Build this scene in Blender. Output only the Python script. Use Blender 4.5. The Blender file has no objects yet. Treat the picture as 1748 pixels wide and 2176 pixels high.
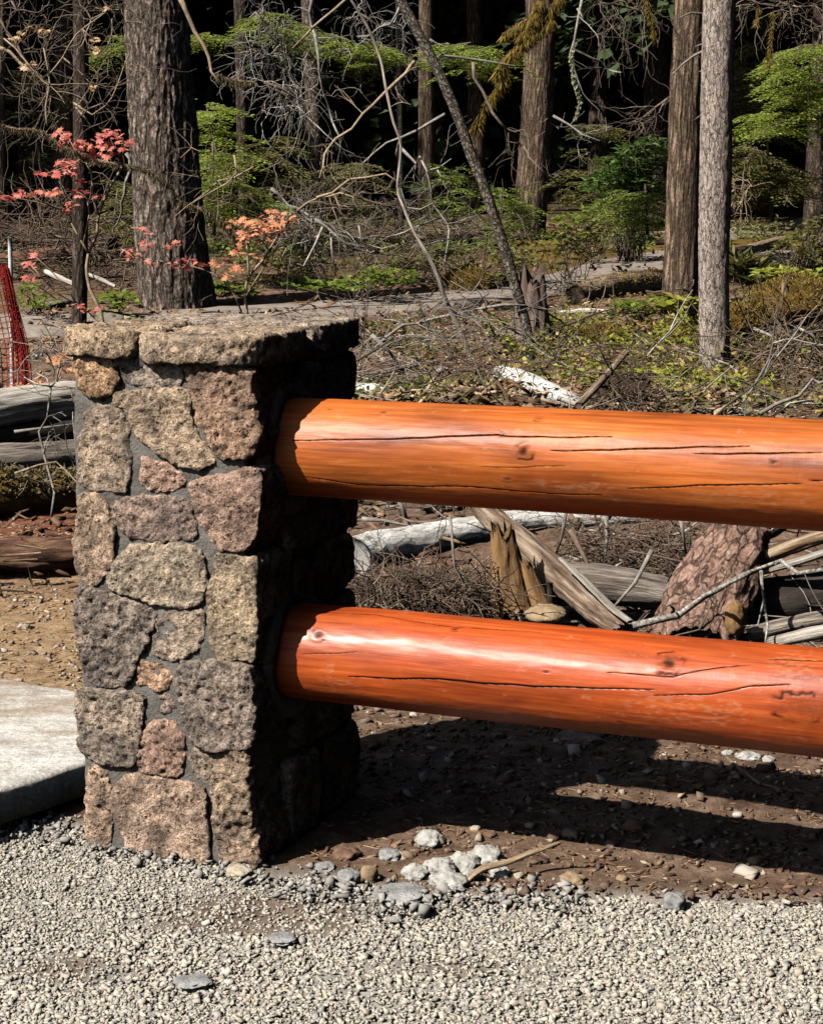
import bpy, math, random
import numpy as np
from mathutils import Vector, Matrix

S = bpy.context.scene
D = bpy.data
rng = np.random.default_rng(7)
random.seed(7)
R = math.radians

# ------------------------------------------------------------------ camera, sky, sun, exposure
FPX, CX, CY, HZ = 4000.0, 874.0, 1088.0, 400.0
CAMZ = 1.6
PITCH = math.atan((CY - HZ) / FPX)
cam = D.objects.new('camera', D.cameras.new('camera'))
S.collection.objects.link(cam)
cam.location = (0, 0, CAMZ)
cam.rotation_euler = (math.pi / 2 - PITCH, 0, 0)
cam.data.sensor_fit = 'HORIZONTAL'
cam.data.sensor_width = 36
cam.data.lens = FPX / 1748 * 36
cam.data.clip_start = 0.05
cam.data.clip_end = 600
S.camera = cam

SUN_AZ, SUN_EL = R(36), R(46)           # azimuth the light travels towards (from +X to +Y), elevation
ldir = Vector((math.cos(SUN_EL) * math.cos(SUN_AZ), math.cos(SUN_EL) * math.sin(SUN_AZ), -math.sin(SUN_EL)))
sun = D.objects.new('sun', D.lights.new('sun', 'SUN'))
S.collection.objects.link(sun)
sun.rotation_euler = ldir.to_track_quat('-Z', 'Y').to_euler()
sun.location = (-8, -8, 30)
sun.data.energy = 5.0
sun.data.angle = R(0.5)
sun.data.color = (1.0, 0.955, 0.89)
W = D.worlds.new('World')
S.world = W
W.use_nodes = True
wn = W.node_tree
bg = wn.nodes['Background']
sky = wn.nodes.new('ShaderNodeTexSky')
sky.sky_type = 'NISHITA'
sky.sun_disc = False
sky.sun_elevation = SUN_EL
sky.sun_rotation = math.atan2(-ldir.x, -ldir.y)
wn.links.new(sky.outputs[0], bg.inputs[0])
bg.inputs[1].default_value = 0.05
S.view_settings.view_transform = 'Standard'
S.view_settings.look = 'None'
S.view_settings.gamma = 1.0
S.view_settings.exposure = 0.75
S.view_settings.use_curve_mapping = False
try:
    S.cycles.max_bounces = 6
    S.cycles.diffuse_bounces = 0
    S.cycles.transparent_max_bounces = 4
    S.cycles.use_denoising = True
except Exception:
    pass

# ------------------------------------------------------------------ noise
_pr = np.random.default_rng(11)
_perm = _pr.permutation(256)
_perm = np.concatenate([_perm, _perm, _perm])
_grad = _pr.normal(size=(256, 3))
_grad /= np.linalg.norm(_grad, axis=1)[:, None]


def pn(p):
    p = np.asarray(p, float)
    i = np.floor(p).astype(int)
    f = p - i
    i &= 255
    u = f * f * f * (f * (f * 6 - 15) + 10)
    out = 0
    for dx in (0, 1):
        for dy in (0, 1):
            for dz in (0, 1):
                h = _perm[_perm[_perm[i[:, 0] + dx] + i[:, 1] + dy] + i[:, 2] + dz]
                g = _grad[h]
                d = (f[:, 0] - dx) * g[:, 0] + (f[:, 1] - dy) * g[:, 1] + (f[:, 2] - dz) * g[:, 2]
                w = (u[:, 0] if dx else 1 - u[:, 0]) * (u[:, 1] if dy else 1 - u[:, 1]) * (u[:, 2] if dz else 1 - u[:, 2])
                out = out + w * d
    return out * 1.5


def fbm(p, octv=4, gain=0.5):
    p = np.asarray(p, float)
    a, s, t = 1.0, 0, 0
    for o in range(octv):
        s = s + a * pn(p * 2 ** o + 17.3 * o)
        t += a
        a *= gain
    return s / t


def ridge(p, octv=3):
    p = np.asarray(p, float)
    a, s, t = 1.0, 0, 0
    for o in range(octv):
        s = s + a * (1 - 2 * np.abs(pn(p * 2 ** o + 9.1 * o)))
        t += a
        a *= .5
    return s / t


def sstep(a, b, x):
    t = np.clip((x - a) / (b - a), 0, 1)
    return t * t * (3 - 2 * t)


# ------------------------------------------------------------------ terrain
BUMPS = [  # cx, cy, sx, sy, h
    (0.9, 8.4, 1.3, .9, .16), (2.0, 8.1, .6, .5, .05), (0.7, 12.3, 1.6, 1.6, .22),
    (-1.9, 8.1, .8, .45, .10), (-2.2, 9.6, 1.1, .6, .08),
    (2.9, 15.2, 1.3, 1.5, .25), (4.6, 21.0, 1.5, 1.6, .42), (2.3, 21.3, 1.0, .7, .18), (0.75, 29.5, .8, .6, .0),
    (-3.5, 27, 3.0, 2.0, .25), (3.4, 11.5, 1.0, 1.2, .12), (1.6, 5.35, 1.2, .35, .03), (.85, 4.80, .55, .22, .03), (-1.9, 6.6, .9, .6, .03),
]


def hgt(x, y):
    x = np.asarray(x, float)
    y = np.asarray(y, float)
    h = .025 * np.maximum(y - 15, 0) + .22 * np.maximum(y - 66, 0)
    for cx, cy, sx, sy, a in BUMPS:
        h = h + a * np.exp(-((x - cx) / sx) ** 2 - ((y - cy) / sy) ** 2)
    p = np.stack([x, y, x * 0 + 3.3], -1).reshape(-1, 3)
    far = sstep(6.5, 11, y) * (1 - .6 * sstep(19, 22, y))
    n1 = pn(p * .55).reshape(x.shape) * .10 * far
    n2 = pn(p * 1.7 + 5).reshape(x.shape) * (.010 * sstep(4.3, 5.2, y) + .035 * far)
    return h + n1 + n2


_Ys = np.geomspace(2.2, 140, 5000)
_FW = np.array([0, math.cos(PITCH), -math.sin(PITCH)])
_UP = np.array([0, math.sin(PITCH), math.cos(PITCH)])
_RT = np.array([1.0, 0, 0])


def ray(px, py):
    return _FW * FPX + _RT * (px - CX) - _UP * (py - CY)


def P(px, py, Y):
    """point seen at pixel (px,py) of the 1748 px wide photograph at distance Y in front of the camera"""
    d = ray(px, py)
    return np.array([0, 0, CAMZ]) + d * (Y / d[1])


def G(px, py, dz=0.0):
    """ground point seen at pixel"""
    d = ray(px, py)
    t = _Ys / d[1]
    X, Z = d[0] * t, CAMZ + d[2] * t
    k = np.nonzero(Z < hgt(X, _Ys))[0]
    k = k[0] if len(k) else len(_Ys) - 1
    return np.array([X[k], _Ys[k], float(hgt(X[k:k + 1], _Ys[k:k + 1])[0]) + dz])


# ------------------------------------------------------------------ mesh helpers
class MB:
    def __init__(s):
        s.v, s.t, s.q, s.n, s.a = [], [], [], 0, []

    def add(s, v, quads=None, tris=None, gc=None):
        v = np.asarray(v, float).reshape(-1, 3)
        if quads is not None and len(quads):
            s.q.append(np.asarray(quads, int).reshape(-1, 4) + s.n)
        if tris is not None and len(tris):
            s.t.append(np.asarray(tris, int).reshape(-1, 3) + s.n)
        s.v.append(v)
        s.a.append(v if gc is None else np.asarray(gc, float))
        s.n += len(v)
        return s

    def mesh(s, name, mat=None, smooth=True, off=None, gc=False, extra=None):
        v = np.concatenate(s.v)
        q = np.concatenate(s.q) if s.q else np.zeros((0, 4), int)
        t = np.concatenate(s.t) if s.t else np.zeros((0, 3), int)
        if off is not None:
            v = v - np.asarray(off)
        m = D.meshes.new(name)
        m.vertices.add(len(v))
        m.vertices.foreach_set('co', v.astype('f').ravel())
        m.loops.add(q.size + t.size)
        m.loops.foreach_set('vertex_index', np.concatenate([q.ravel(), t.ravel()]).astype('i'))
        m.polygons.add(len(q) + len(t))
        m.polygons.foreach_set('loop_start', np.concatenate([np.arange(len(q)) * 4, q.size + np.arange(len(t)) * 3]).astype('i'))
        if smooth:
            m.polygons.foreach_set('use_smooth', np.ones(len(q) + len(t), bool))
        if gc:
            at = m.attributes.new('gc', 'FLOAT_VECTOR', 'POINT')
            at.data.foreach_set('vector', np.concatenate(s.a).astype('f').ravel())
        for k, val in (extra or {}).items():
            at = m.attributes.new(k, 'FLOAT', 'POINT')
            at.data.foreach_set('value', np.asarray(val, 'f').ravel())
        m.update()
        m.validate()
        if mat:
            m.materials.append(mat)
        return m


def tag(o, label=None, cat=None, group=None, kind=None):
    if label:
        o['label'] = label
    if cat:
        o['category'] = cat
    if group:
        o['group'] = group
    if kind:
        o['kind'] = kind
    return o


def link(name, data, parent=None, loc=None, **kw):
    o = D.objects.new(name, data)
    S.collection.objects.link(o)
    if parent is not None:
        o.parent = parent
    if loc is not None:
        o.location = loc
    return tag(o, **kw)


def thing(name, loc, label, cat, group=None):
    return link(name, None, loc=tuple(loc), label=label, cat=cat, group=group)


def wpos(o):
    p = np.array(o.location)
    while o.parent:
        o = o.parent
        p = p + np.array(o.location)
    return p


def part(name, mb, mat, parent, smooth=True, gc=False, label=None, extra=None):
    return link(name, mb.mesh(name, mat, smooth, off=wpos(parent), gc=gc, extra=extra), parent, label=label)


def solo(name, mb, mat, label=None, cat=None, group=None, kind=None, smooth=True, gc=False, loc=None, extra=None):
    """a top-level thing that is one mesh"""
    v = np.concatenate(mb.v)
    if loc is None:
        loc = np.array([v[:, 0].mean(), v[:, 1].mean(), v[:, 2].min()])
    return link(name, mb.mesh(name, mat, smooth, off=loc, gc=gc, extra=extra), loc=tuple(loc), label=label, cat=cat, group=group, kind=kind)


def spline(pts, rad, seg):
    pts = np.asarray(pts, float)
    rad = np.asarray(rad, float) * np.ones(len(pts))
    if len(pts) == 2:
        n = max(2, int(np.linalg.norm(pts[1] - pts[0]) / seg) + 1)
        t = np.linspace(0, 1, n)
        return pts[0] + (pts[1] - pts[0]) * t[:, None], rad[0] + (rad[1] - rad[0]) * t
    q = np.concatenate([[2 * pts[0] - pts[1]], pts, [2 * pts[-1] - pts[-2]]])
    op, orr = [], []
    for i in range(len(pts) - 1):
        n = max(1, int(np.linalg.norm(pts[i + 1] - pts[i]) / seg))
        t = (np.arange(n) / n)[:, None]
        p0, p1, p2, p3 = q[i], q[i + 1], q[i + 2], q[i + 3]
        op.append(.5 * ((2 * p1) + (-p0 + p2) * t + (2 * p0 - 5 * p1 + 4 * p2 - p3) * t ** 2 + (-p0 + 3 * p1 - 3 * p2 + p3) * t ** 3))
        orr.append(rad[i] + (rad[i + 1] - rad[i]) * t[:, 0])
    op.append(pts[-1:])
    orr.append(rad[-1:])
    return np.concatenate(op), np.concatenate(orr)


def frames(p):
    T = np.gradient(p, axis=0)
    T /= np.linalg.norm(T, axis=1)[:, None] + 1e-12
    u = np.cross(T[0], [0, 0, 1.0])
    if np.linalg.norm(u) < .05:
        u = np.cross(T[0], [1.0, 0, 0])
    u /= np.linalg.norm(u)
    U = np.zeros_like(p)
    for i in range(len(p)):
        u = u - T[i] * np.dot(u, T[i])
        u /= np.linalg.norm(u)
        U[i] = u
    return T, U, np.cross(T, U)


def tube(mb, pts, rad, sides=5, seg=None, cap=True):
    pts = np.asarray(pts, float)
    rad = np.asarray(rad, float) * np.ones(len(pts))
    if seg:
        pts, rad = spline(pts, rad, seg)
    T, U, V = frames(pts)
    a = np.arange(sides) / sides * 2 * math.pi
    v = pts[:, None] + rad[:, None, None] * (np.cos(a)[None, :, None] * U[:, None] + np.sin(a)[None, :, None] * V[:, None])
    n = len(pts)
    i = np.arange(n - 1)[:, None] * sides
    j = np.arange(sides)[None]
    k = (j + 1) % sides
    q = np.stack([i + j, i + k, i + sides + k, i + sides + j], -1).reshape(-1, 4)
    tr = None
    if cap and sides > 2:
        c0 = [[0, s + 1, s] for s in range(1, sides - 1)]
        b = (n - 1) * sides
        tr = c0 + [[b, b + s, b + s + 1] for s in range(1, sides - 1)]
    mb.add(v.reshape(-1, 3), q, tr)
    return mb


def log(mb, pts, rad, nth=36, seg=.03, flat=(1, 1), roll=0, power=2.0, disp=(), jag=0.0, furrow=None, seed=0., hollow=.3, lobes=None):
    """a bent log or plank: cross-section flat=(wide,thick); disp = [(amp, freq across, freq along, ridged)]"""
    p, r = spline(pts, rad, seg)
    T, U, V = frames(p)
    cu, su = math.cos(roll), math.sin(roll)
    U, V = U * cu + V * su, V * cu - U * su
    n = len(p)
    a = np.arange(nth) / nth * 2 * math.pi
    ca, sa = np.cos(a), np.sin(a)
    e = 2 / power
    cx = np.sign(ca) * np.abs(ca) ** e * flat[0]
    sx = np.sign(sa) * np.abs(sa) ** e * flat[1]
    s = np.concatenate([[0], np.cumsum(np.linalg.norm(np.diff(p, axis=0), axis=1))])
    rr = r[:, None] * np.ones(nth)
    L = np.stack([rr * cx, rr * sx, s[:, None] * np.ones(nth)], -1)
    gc = L.reshape(-1, 3) + seed
    dn = np.zeros((n, nth))
    for amp, fa, fl, kind in disp:
        q = gc * np.array([fa, fa, fl])
        d = ridge(q, 3) if kind == 'r' else fbm(q, 4) if kind == 'f' else pn(q)
        dn += amp * d.reshape(n, nth)
    if lobes:
        dn += lobes(a, s, r)
    cn = np.stack([ca / flat[0], sa / flat[1]], -1)
    cn /= np.linalg.norm(cn, axis=1)[:, None]
    lx = rr * cx + dn * cn[:, 0]
    ly = rr * sx + dn * cn[:, 1]
    v = p[:, None] + lx[..., None] * U[:, None] + ly[..., None] * V[:, None]
    if jag:
        for end, sg in ((0, -1), (n - 1, 1)):
            jj = jag * (np.abs(pn(np.stack([ca * 3 + seed, sa * 3, ca * 0 + end * .1], -1))) * 2 - .2)
            w = np.exp(-np.abs(np.arange(n) - end) * seg / (jag * 1.2))
            v += (w[:, None] * jj[None] * sg)[..., None] * T[end]
    i = np.arange(n - 1)[:, None] * nth
    j = np.arange(nth)[None]
    k = (j + 1) % nth
    q = np.stack([i + j, i + k, i + nth + k, i + nth + j], -1).reshape(-1, 4)
    V0 = v.reshape(-1, 3)
    cen, gcc, tris = [], [], []
    N = n * nth
    for ei, (ring, sg) in enumerate(((0, -1), (n - 1, 1))):   # end grain: an inner ring and a centre, slightly hollow
        ctr = v[ring].mean(0)
        inner = ctr + (v[ring] - ctr) * .55 - sg * T[ring] * r[ring] * hollow * .4
        mid = ctr - sg * T[ring] * r[ring] * hollow
        b = N + ei * (nth + 1)
        cen += [inner, mid[None]]
        gcc += [gc.reshape(n, nth, 3)[ring] * .5, np.array([[seed, seed, s[ring]]])]
        for x in range(nth):
            y = (x + 1) % nth
            o0, o1 = ring * nth + x, ring * nth + y
            f = [[o0, b + x, b + y], [o0, b + y, o1], [b + x, b + nth, b + y]]
            tris += f if sg < 0 else [g[::-1] for g in f]
    mb.add(np.concatenate([V0] + cen), q, [[t[0], t[2], t[1]] for t in tris], gc=np.concatenate([gc] + gcc))
    return mb


def blob(mb, c, size, seed=0., res=14, amp=.25, freq=2.2, flatbottom=False, rot=0, power=2.):
    th = np.linspace(0, math.pi, res)
    ph = np.arange(res * 2) / (res * 2) * 2 * math.pi
    d = np.stack([np.sin(th)[:, None] * np.cos(ph), np.sin(th)[:, None] * np.sin(ph), np.cos(th)[:, None] * np.ones(res * 2)], -1).reshape(-1, 3)
    k = 1 + amp * fbm(d * freq + seed, 4)
    if power != 2:
        k = k / (np.sum(np.abs(d) ** power, 1) ** (1 / power))
    v = d * k[:, None] * np.asarray(size)
    if flatbottom:
        v[:, 2] = np.maximum(v[:, 2], -.2 * size[2])
    cr, sr = math.cos(rot), math.sin(rot)
    v = np.stack([v[:, 0] * cr - v[:, 1] * sr, v[:, 0] * sr + v[:, 1] * cr, v[:, 2]], -1) + np.asarray(c)
    n = res * 2
    i = np.arange(res - 1)[:, None] * n
    j = np.arange(n)[None]
    kk = (j + 1) % n
    q = np.stack([i + j, i + n + j, i + n + kk, i + kk], -1).reshape(-1, 4)
    mb.add(v, q)
    return mb


# icosahedron for small stones
_g = (1 + 5 ** .5) / 2
ICO_V = np.array([[-1, _g, 0], [1, _g, 0], [-1, -_g, 0], [1, -_g, 0], [0, -1, _g], [0, 1, _g], [0, -1, -_g], [0, 1, -_g], [_g, 0, -1], [_g, 0, 1], [-_g, 0, -1], [-_g, 0, 1]]) / 1.9
ICO_T = np.array([[0, 11, 5], [0, 5, 1], [0, 1, 7], [0, 7, 10], [0, 10, 11], [1, 5, 9], [5, 11, 4], [11, 10, 2], [10, 7, 6], [7, 1, 8], [3, 9, 4], [3, 4, 2], [3, 2, 6], [3, 6, 8], [3, 8, 9], [4, 9, 5], [2, 4, 11], [6, 2, 10], [8, 6, 7], [9, 8, 1]])


def rot_rand(n):
    q = rng.normal(size=(n, 4))
    q /= np.linalg.norm(q, axis=1)[:, None]
    w, x, y, z = q.T
    return np.stack([np.stack([1 - 2 * (y * y + z * z), 2 * (x * y - z * w), 2 * (x * z + y * w)], -1),
                     np.stack([2 * (x * y + z * w), 1 - 2 * (x * x + z * z), 2 * (y * z - x * w)], -1),
                     np.stack([2 * (x * z - y * w), 2 * (y * z + x * w), 1 - 2 * (x * x + y * y)], -1)], 1)


BOX_V = np.array([[-1, -1, -1], [1, -1, -1], [1, 1, -1], [-1, 1, -1], [-1, -1, 1], [1, -1, 1], [1, 1, 1], [-1, 1, 1]]) * .62
BOX_T = np.array([[0, 2, 1], [0, 3, 2], [4, 5, 6], [4, 6, 7], [0, 1, 5], [0, 5, 4], [1, 2, 6], [1, 6, 5], [2, 3, 7], [2, 7, 6], [3, 0, 4], [3, 4, 7]])


def crushed(mb, pos, size, flat=.62):
    """sharp broken stones: wedges with skewed faces"""
    n = len(pos)
    v = BOX_V[None] * (1 + rng.uniform(-.55, .35, (n, 8, 1))) + rng.normal(0, .17, (n, 8, 3))
    v = v * np.stack([rng.uniform(.9, 1.65, n), rng.uniform(.65, 1.05, n), rng.uniform(flat * .6, flat * 1.4, n)], -1)[:, None]
    v = np.einsum('nij,nkj->nki', rot_rand(n), v)
    v[..., 2] *= .75
    v = v * np.asarray(size)[:, None, None] + np.asarray(pos)[:, None]
    mb.add(v.reshape(-1, 3), None, (BOX_T[None] + (np.arange(n) * 8)[:, None, None]).reshape(-1, 3))
    return mb


def stones(mb, pos, size, flat=.6, jit=.28):
    """many small angular stones in one go"""
    n = len(pos)
    v = ICO_V[None] * (1 + rng.uniform(-jit, jit, (n, 12, 1))) + rng.normal(0, jit * .35, (n, 12, 3))
    sc = np.stack([rng.uniform(.75, 1.35, n), rng.uniform(.6, 1.0, n), rng.uniform(flat * .7, flat * 1.3, n)], -1)
    v = v * sc[:, None]
    Rm = rot_rand(n)
    tilt = rng.uniform(0, 1, n) < .45
    az = rng.uniform(0, 2 * math.pi, n)
    Rz = np.zeros((n, 3, 3))
    Rz[:, 0, 0] = np.cos(az); Rz[:, 0, 1] = -np.sin(az); Rz[:, 1, 0] = np.sin(az); Rz[:, 1, 1] = np.cos(az); Rz[:, 2, 2] = 1
    Rm = np.where(tilt[:, None, None], Rm, Rz)
    v = np.einsum('nij,nkj->nki', Rm, v) * np.asarray(size)[:, None, None] + np.asarray(pos)[:, None]
    t = ICO_T[None] + (np.arange(n) * 12)[:, None, None]
    mb.add(v.reshape(-1, 3), None, t.reshape(-1, 3))
    return mb


def chips(mb, pos, ln, wd, th, tilt=.25):
    """flat splinters and bark chips: tapered little slabs"""
    n = len(pos)
    b = np.array([[-.5, -.3, 0], [.5, -.5, 0], [.45, .4, 0], [-.4, .5, 0], [-.42, -.22, 1], [.4, -.36, 1], [.38, .3, 1], [-.3, .38, 1]])
    v = b[None] + rng.normal(0, .08, (n, 8, 3)) * np.array([1, 1, .3])
    v = v * np.stack([ln, wd, th], -1)[:, None]
    az = rng.uniform(0, 2 * math.pi, n)
    c, s = np.cos(az), np.sin(az)
    tx, ty = rng.normal(0, tilt, n), rng.normal(0, tilt, n)
    z = v[..., 2] + v[..., 0] * tx[:, None] + v[..., 1] * ty[:, None]
    x = v[..., 0] * c[:, None] - v[..., 1] * s[:, None]
    y = v[..., 0] * s[:, None] + v[..., 1] * c[:, None]
    v = np.stack([x, y, z], -1) + np.asarray(pos)[:, None]
    q = np.array([[0, 3, 2, 1], [4, 5, 6, 7], [0, 1, 5, 4], [1, 2, 6, 5], [2, 3, 7, 6], [3, 0, 4, 7]])
    mb.add(v.reshape(-1, 3), (q[None] + (np.arange(n) * 8)[:, None, None]).reshape(-1, 4))
    return mb


def leaves(mb, c, axis, nrm, ln, wd, fold=.15):
    """diamond leaves (two triangles), arrays of base point, axis and normal"""
    c, axis, nrm = (np.asarray(z, float) for z in (c, axis, nrm))
    n = len(c)
    ln = np.asarray(ln) * np.ones(n)
    wd = np.asarray(wd) * np.ones(n)
    axis = axis / (np.linalg.norm(axis, axis=1)[:, None] + 1e-9)
    side = np.cross(axis, nrm)
    side /= np.linalg.norm(side, axis=1)[:, None] + 1e-9
    up = np.cross(side, axis)
    b = c
    m = c + axis * (ln * .45)[:, None]
    t = c + axis * ln[:, None] - up * (ln * .12)[:, None]
    l = m + side * (wd * .5)[:, None] + up * (wd * fold)[:, None]
    r = m - side * (wd * .5)[:, None] + up * (wd * fold)[:, None]
    v = np.stack([b, r, t, l], 1).reshape(-1, 3)
    k = np.arange(n)[:, None] * 4
    mb.add(v, None, np.concatenate([k + [0, 1, 2], k + [0, 2, 3]]).reshape(-1, 3))
    return mb


def rnd_dirs(n, zlo=-1., zhi=1.):
    z = rng.uniform(zlo, zhi, n)
    a = rng.uniform(0, 2 * math.pi, n)
    h = np.sqrt(np.maximum(0, 1 - z * z))
    return np.stack([h * np.cos(a), h * np.sin(a), z], -1)


# ------------------------------------------------------------------ materials
class NT:
    def __init__(s, name):
        s.m = D.materials.new(name)
        s.m.use_nodes = True
        s.t = s.m.node_tree
        s.b = s.t.nodes['Principled BSDF']
        s.out = s.t.nodes['Material Output']

    def n(s, typ, _props=None, **inp):
        o = s.t.nodes.new('ShaderNode' + typ)
        for k, v in (_props or {}).items():
            setattr(o, k, v)
        for k, v in inp.items():
            sock = o.inputs[int(k[1:])] if k[0] == '_' and k[1:].isdigit() else o.inputs[k]
            s.set(sock, v)
        return o

    def set(s, sock, v):
        if hasattr(v, 'is_output'):
            s.t.links.new(v, sock)
        elif isinstance(v, tuple) and len(v) == 3 and sock.type == 'RGBA':
            sock.default_value = (*v, 1)
        else:
            sock.default_value = v

    def coord(s, gc=False, scale=(1, 1, 1), loc=(0, 0, 0)):
        c = s.n('Attribute', {'attribute_name': 'gc'}).outputs['Vector'] if gc else s.n('TexCoord').outputs['Object']
        return s.n('Mapping', Vector=c, Scale=scale, Location=loc).outputs[0]

    def noise(s, vec, scale, detail=6., rough=.6, dist=0.):
        return s.n('TexNoise', Vector=vec, Scale=scale, Detail=detail, Roughness=rough, Distortion=dist).outputs['Fac']

    def ramp(s, fac, cols, pos=None):
        r = s.n('ValToRGB', Fac=fac)
        cr = r.color_ramp
        while len(cr.elements) < len(cols):
            cr.elements.new(.5)
        for i, c in enumerate(cols):
            cr.elements[i].position = pos[i] if pos else .25 + .5 * i / max(1, len(cols) - 1)
            c = c if isinstance(c, tuple) else (c, c, c)
            cr.elements[i].color = (*c, 1)
        return r.outputs[0]

    def mix(s, fac, a, b, mode='MIX'):
        o = s.n('Mix', {'data_type': 'RGBA', 'blend_type': mode})
        s.set(o.inputs[0], fac)
        s.set(o.inputs[6], a)
        s.set(o.inputs[7], b)
        return o.outputs[2]

    def math(s, op, a, b=0., c=None):
        o = s.n('Math', {'operation': op}, _0=a, _1=b)
        if c is not None:
            s.set(o.inputs[2], c)
        return o.outputs[0]

    def bump(s, h, strength=.4, dist=.01, normal=None):
        o = s.n('Bump', Height=h, Strength=strength, Distance=dist)
        if normal is not None:
            s.set(o.inputs['Normal'], normal)
        return o.outputs[0]

    def fin(s, col, rough=.85, normal=None, spec=.3, trans=None):
        s.set(s.b.inputs['Base Color'], col)
        s.set(s.b.inputs['Roughness'], rough)
        s.set(s.b.inputs['Specular IOR Level'], spec)
        if normal is not None:
            s.set(s.b.inputs['Normal'], normal)
        if trans:
            tr = s.n('BsdfTranslucent', Color=col)
            mx = s.n('MixShader', _0=trans, _1=s.b.outputs[0], _2=tr.outputs[0])
            s.t.links.new(mx.outputs[0], s.out.inputs[0])
        return s.m


def surf(name, cols, scale=8., gc=False, stretch=(1, 1, 1), detail=8., rough=.9, bump=.5, bscale=None, bdist=.01, big=.5, island=0., spec=.2, dist=0., pos=None):
    t = NT(name)
    v = t.coord(gc, stretch)
    f = t.noise(v, scale, detail, .65, dist)
    c = t.ramp(f, cols, pos)
    if big:
        b = t.noise(v, scale * .17, 3.)
        c = t.mix(1., c, t.ramp(b, [1 - big, 1 + big * .5], [.3, .7]), 'MULTIPLY')
    if island:
        i = t.n('NewGeometry').outputs['Random Per Island']
        c = t.mix(1., c, t.ramp(i, [1 - island, 1 + island], [0, 1]), 'MULTIPLY')
    nr = t.bump(t.noise(v, bscale or scale * 3, 8., .7), bump, bdist) if bump else None
    return t.fin(c, rough, nr, spec)


def leafmat(name, cols, trans=.3, rough=.55, per='island'):
    t = NT(name)
    i = t.n('NewGeometry').outputs['Random Per Island'] if per == 'island' else t.n('ObjectInfo').outputs['Random']
    c = t.ramp(i, cols, [j / max(1, len(cols) - 1) for j in range(len(cols))])
    return t.fin(c, rough, None, .25, trans)


def barkmat(name, cols, sc, stretch=.35, crackw=.16, crack=(.012, .008, .006), bump=1., moss=None):
    t = NT(name)
    v = t.coord(True, (1, 1, stretch))
    w = t.noise(v, sc * 1.3, 4., .6)
    vv = t.n('VectorMath', {'operation': 'MULTIPLY_ADD'}, _0=t.n('TexNoise', Vector=v, Scale=sc * .9, Detail=3.).outputs['Color'], _1=(1.6 / sc,) * 3, _2=v).outputs[0]
    e = t.n('TexVoronoi', {'feature': 'DISTANCE_TO_EDGE'}, Vector=vv, Scale=sc, Randomness=1.).outputs['Distance']
    e = t.ramp(e, [0., 1.], [.0, crackw])
    f = t.noise(t.coord(True, (1, 1, .6)), sc * 3.2, 8., .75)
    c = t.ramp(f, cols, [.34, .5, .64])
    c = t.mix(1., c, t.ramp(w, [.62, 1.25], [.35, .65]), 'MULTIPLY')
    if moss:
        mk = t.ramp(t.noise(t.coord(True, (1, 1, .8)), 3.2, 6., .7), [0., 1.], [.56, .66])
        c = t.mix(t.math('MULTIPLY', mk, .7), c, moss)
    c = t.mix(e, t.mix(.75, c, crack), c)
    nr = t.bump(e, bump, .03)
    nr = t.bump(f, .9, .02, nr)
    return t.fin(c, .95, nr, .1)


def m_stone_():
    t = NT('volcanic_stone')
    v = t.coord()
    oc = t.mix(1., t.mix(.40, t.n('ObjectInfo').outputs['Color'], (.275, .232, .20)), (1.17, 1.10, 1.06), 'MULTIPLY')
    rnd = t.n('ObjectInfo').outputs['Random']
    sh = t.n('VectorMath', {'operation': 'ADD'}, _0=v, _1=t.n('CombineXYZ', X=t.math('MULTIPLY', rnd, 9.), Y=t.math('MULTIPLY', rnd, 5.)).outputs[0]).outputs[0]
    big = t.noise(sh, 9., 4., .6)
    mid = t.noise(sh, 42., 6., .7)
    fine = t.noise(sh, 170., 4., .6)
    c = t.mix(1., oc, t.ramp(big, [(.58, .57, .57), (1.22, 1.17, 1.11), (1.7, 1.58, 1.42)], [.34, .5, .68]), 'MULTIPLY')
    c = t.mix(1., c, t.ramp(mid, [.30, .9, 1.45], [.33, .5, .66]), 'MULTIPLY')
    c = t.mix(1., c, t.ramp(fine, [.68, 1.2], [.38, .62]), 'MULTIPLY')
    lich = t.ramp(t.noise(sh, 16., 5., .65), [0., 1.], [.62, .70])
    c = t.mix(t.math('MULTIPLY', lich, .35), c, (.50, .48, .40))
    wsh = t.n('VectorMath', {'operation': 'MULTIPLY_ADD'}, _0=t.n('TexNoise', Vector=sh, Scale=70., Detail=3.).outputs['Color'], _1=(.02, .02, .02), _2=sh).outputs[0]
    vor = t.n('TexVoronoi', Vector=wsh, Scale=88., Randomness=1.)
    pit = t.ramp(vor.outputs['Distance'], [0., 1.], [.16, .40])
    pmask = t.ramp(t.noise(sh, 24., 3., .6), [0., 1.], [.42, .58])
    pitm = t.mix(pmask, (1., 1., 1.), pit)
    c = t.mix(1., c, t.mix(pitm, (.22, .20, .185), (1., 1., 1.)), 'MULTIPLY')
    nr = t.bump(pitm, 1., .010)
    nr = t.bump(mid, 1., .016, nr)
    nr = t.bump(fine, 1., .008, nr)
    return t.fin(c, .95, nr, .12)


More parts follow.
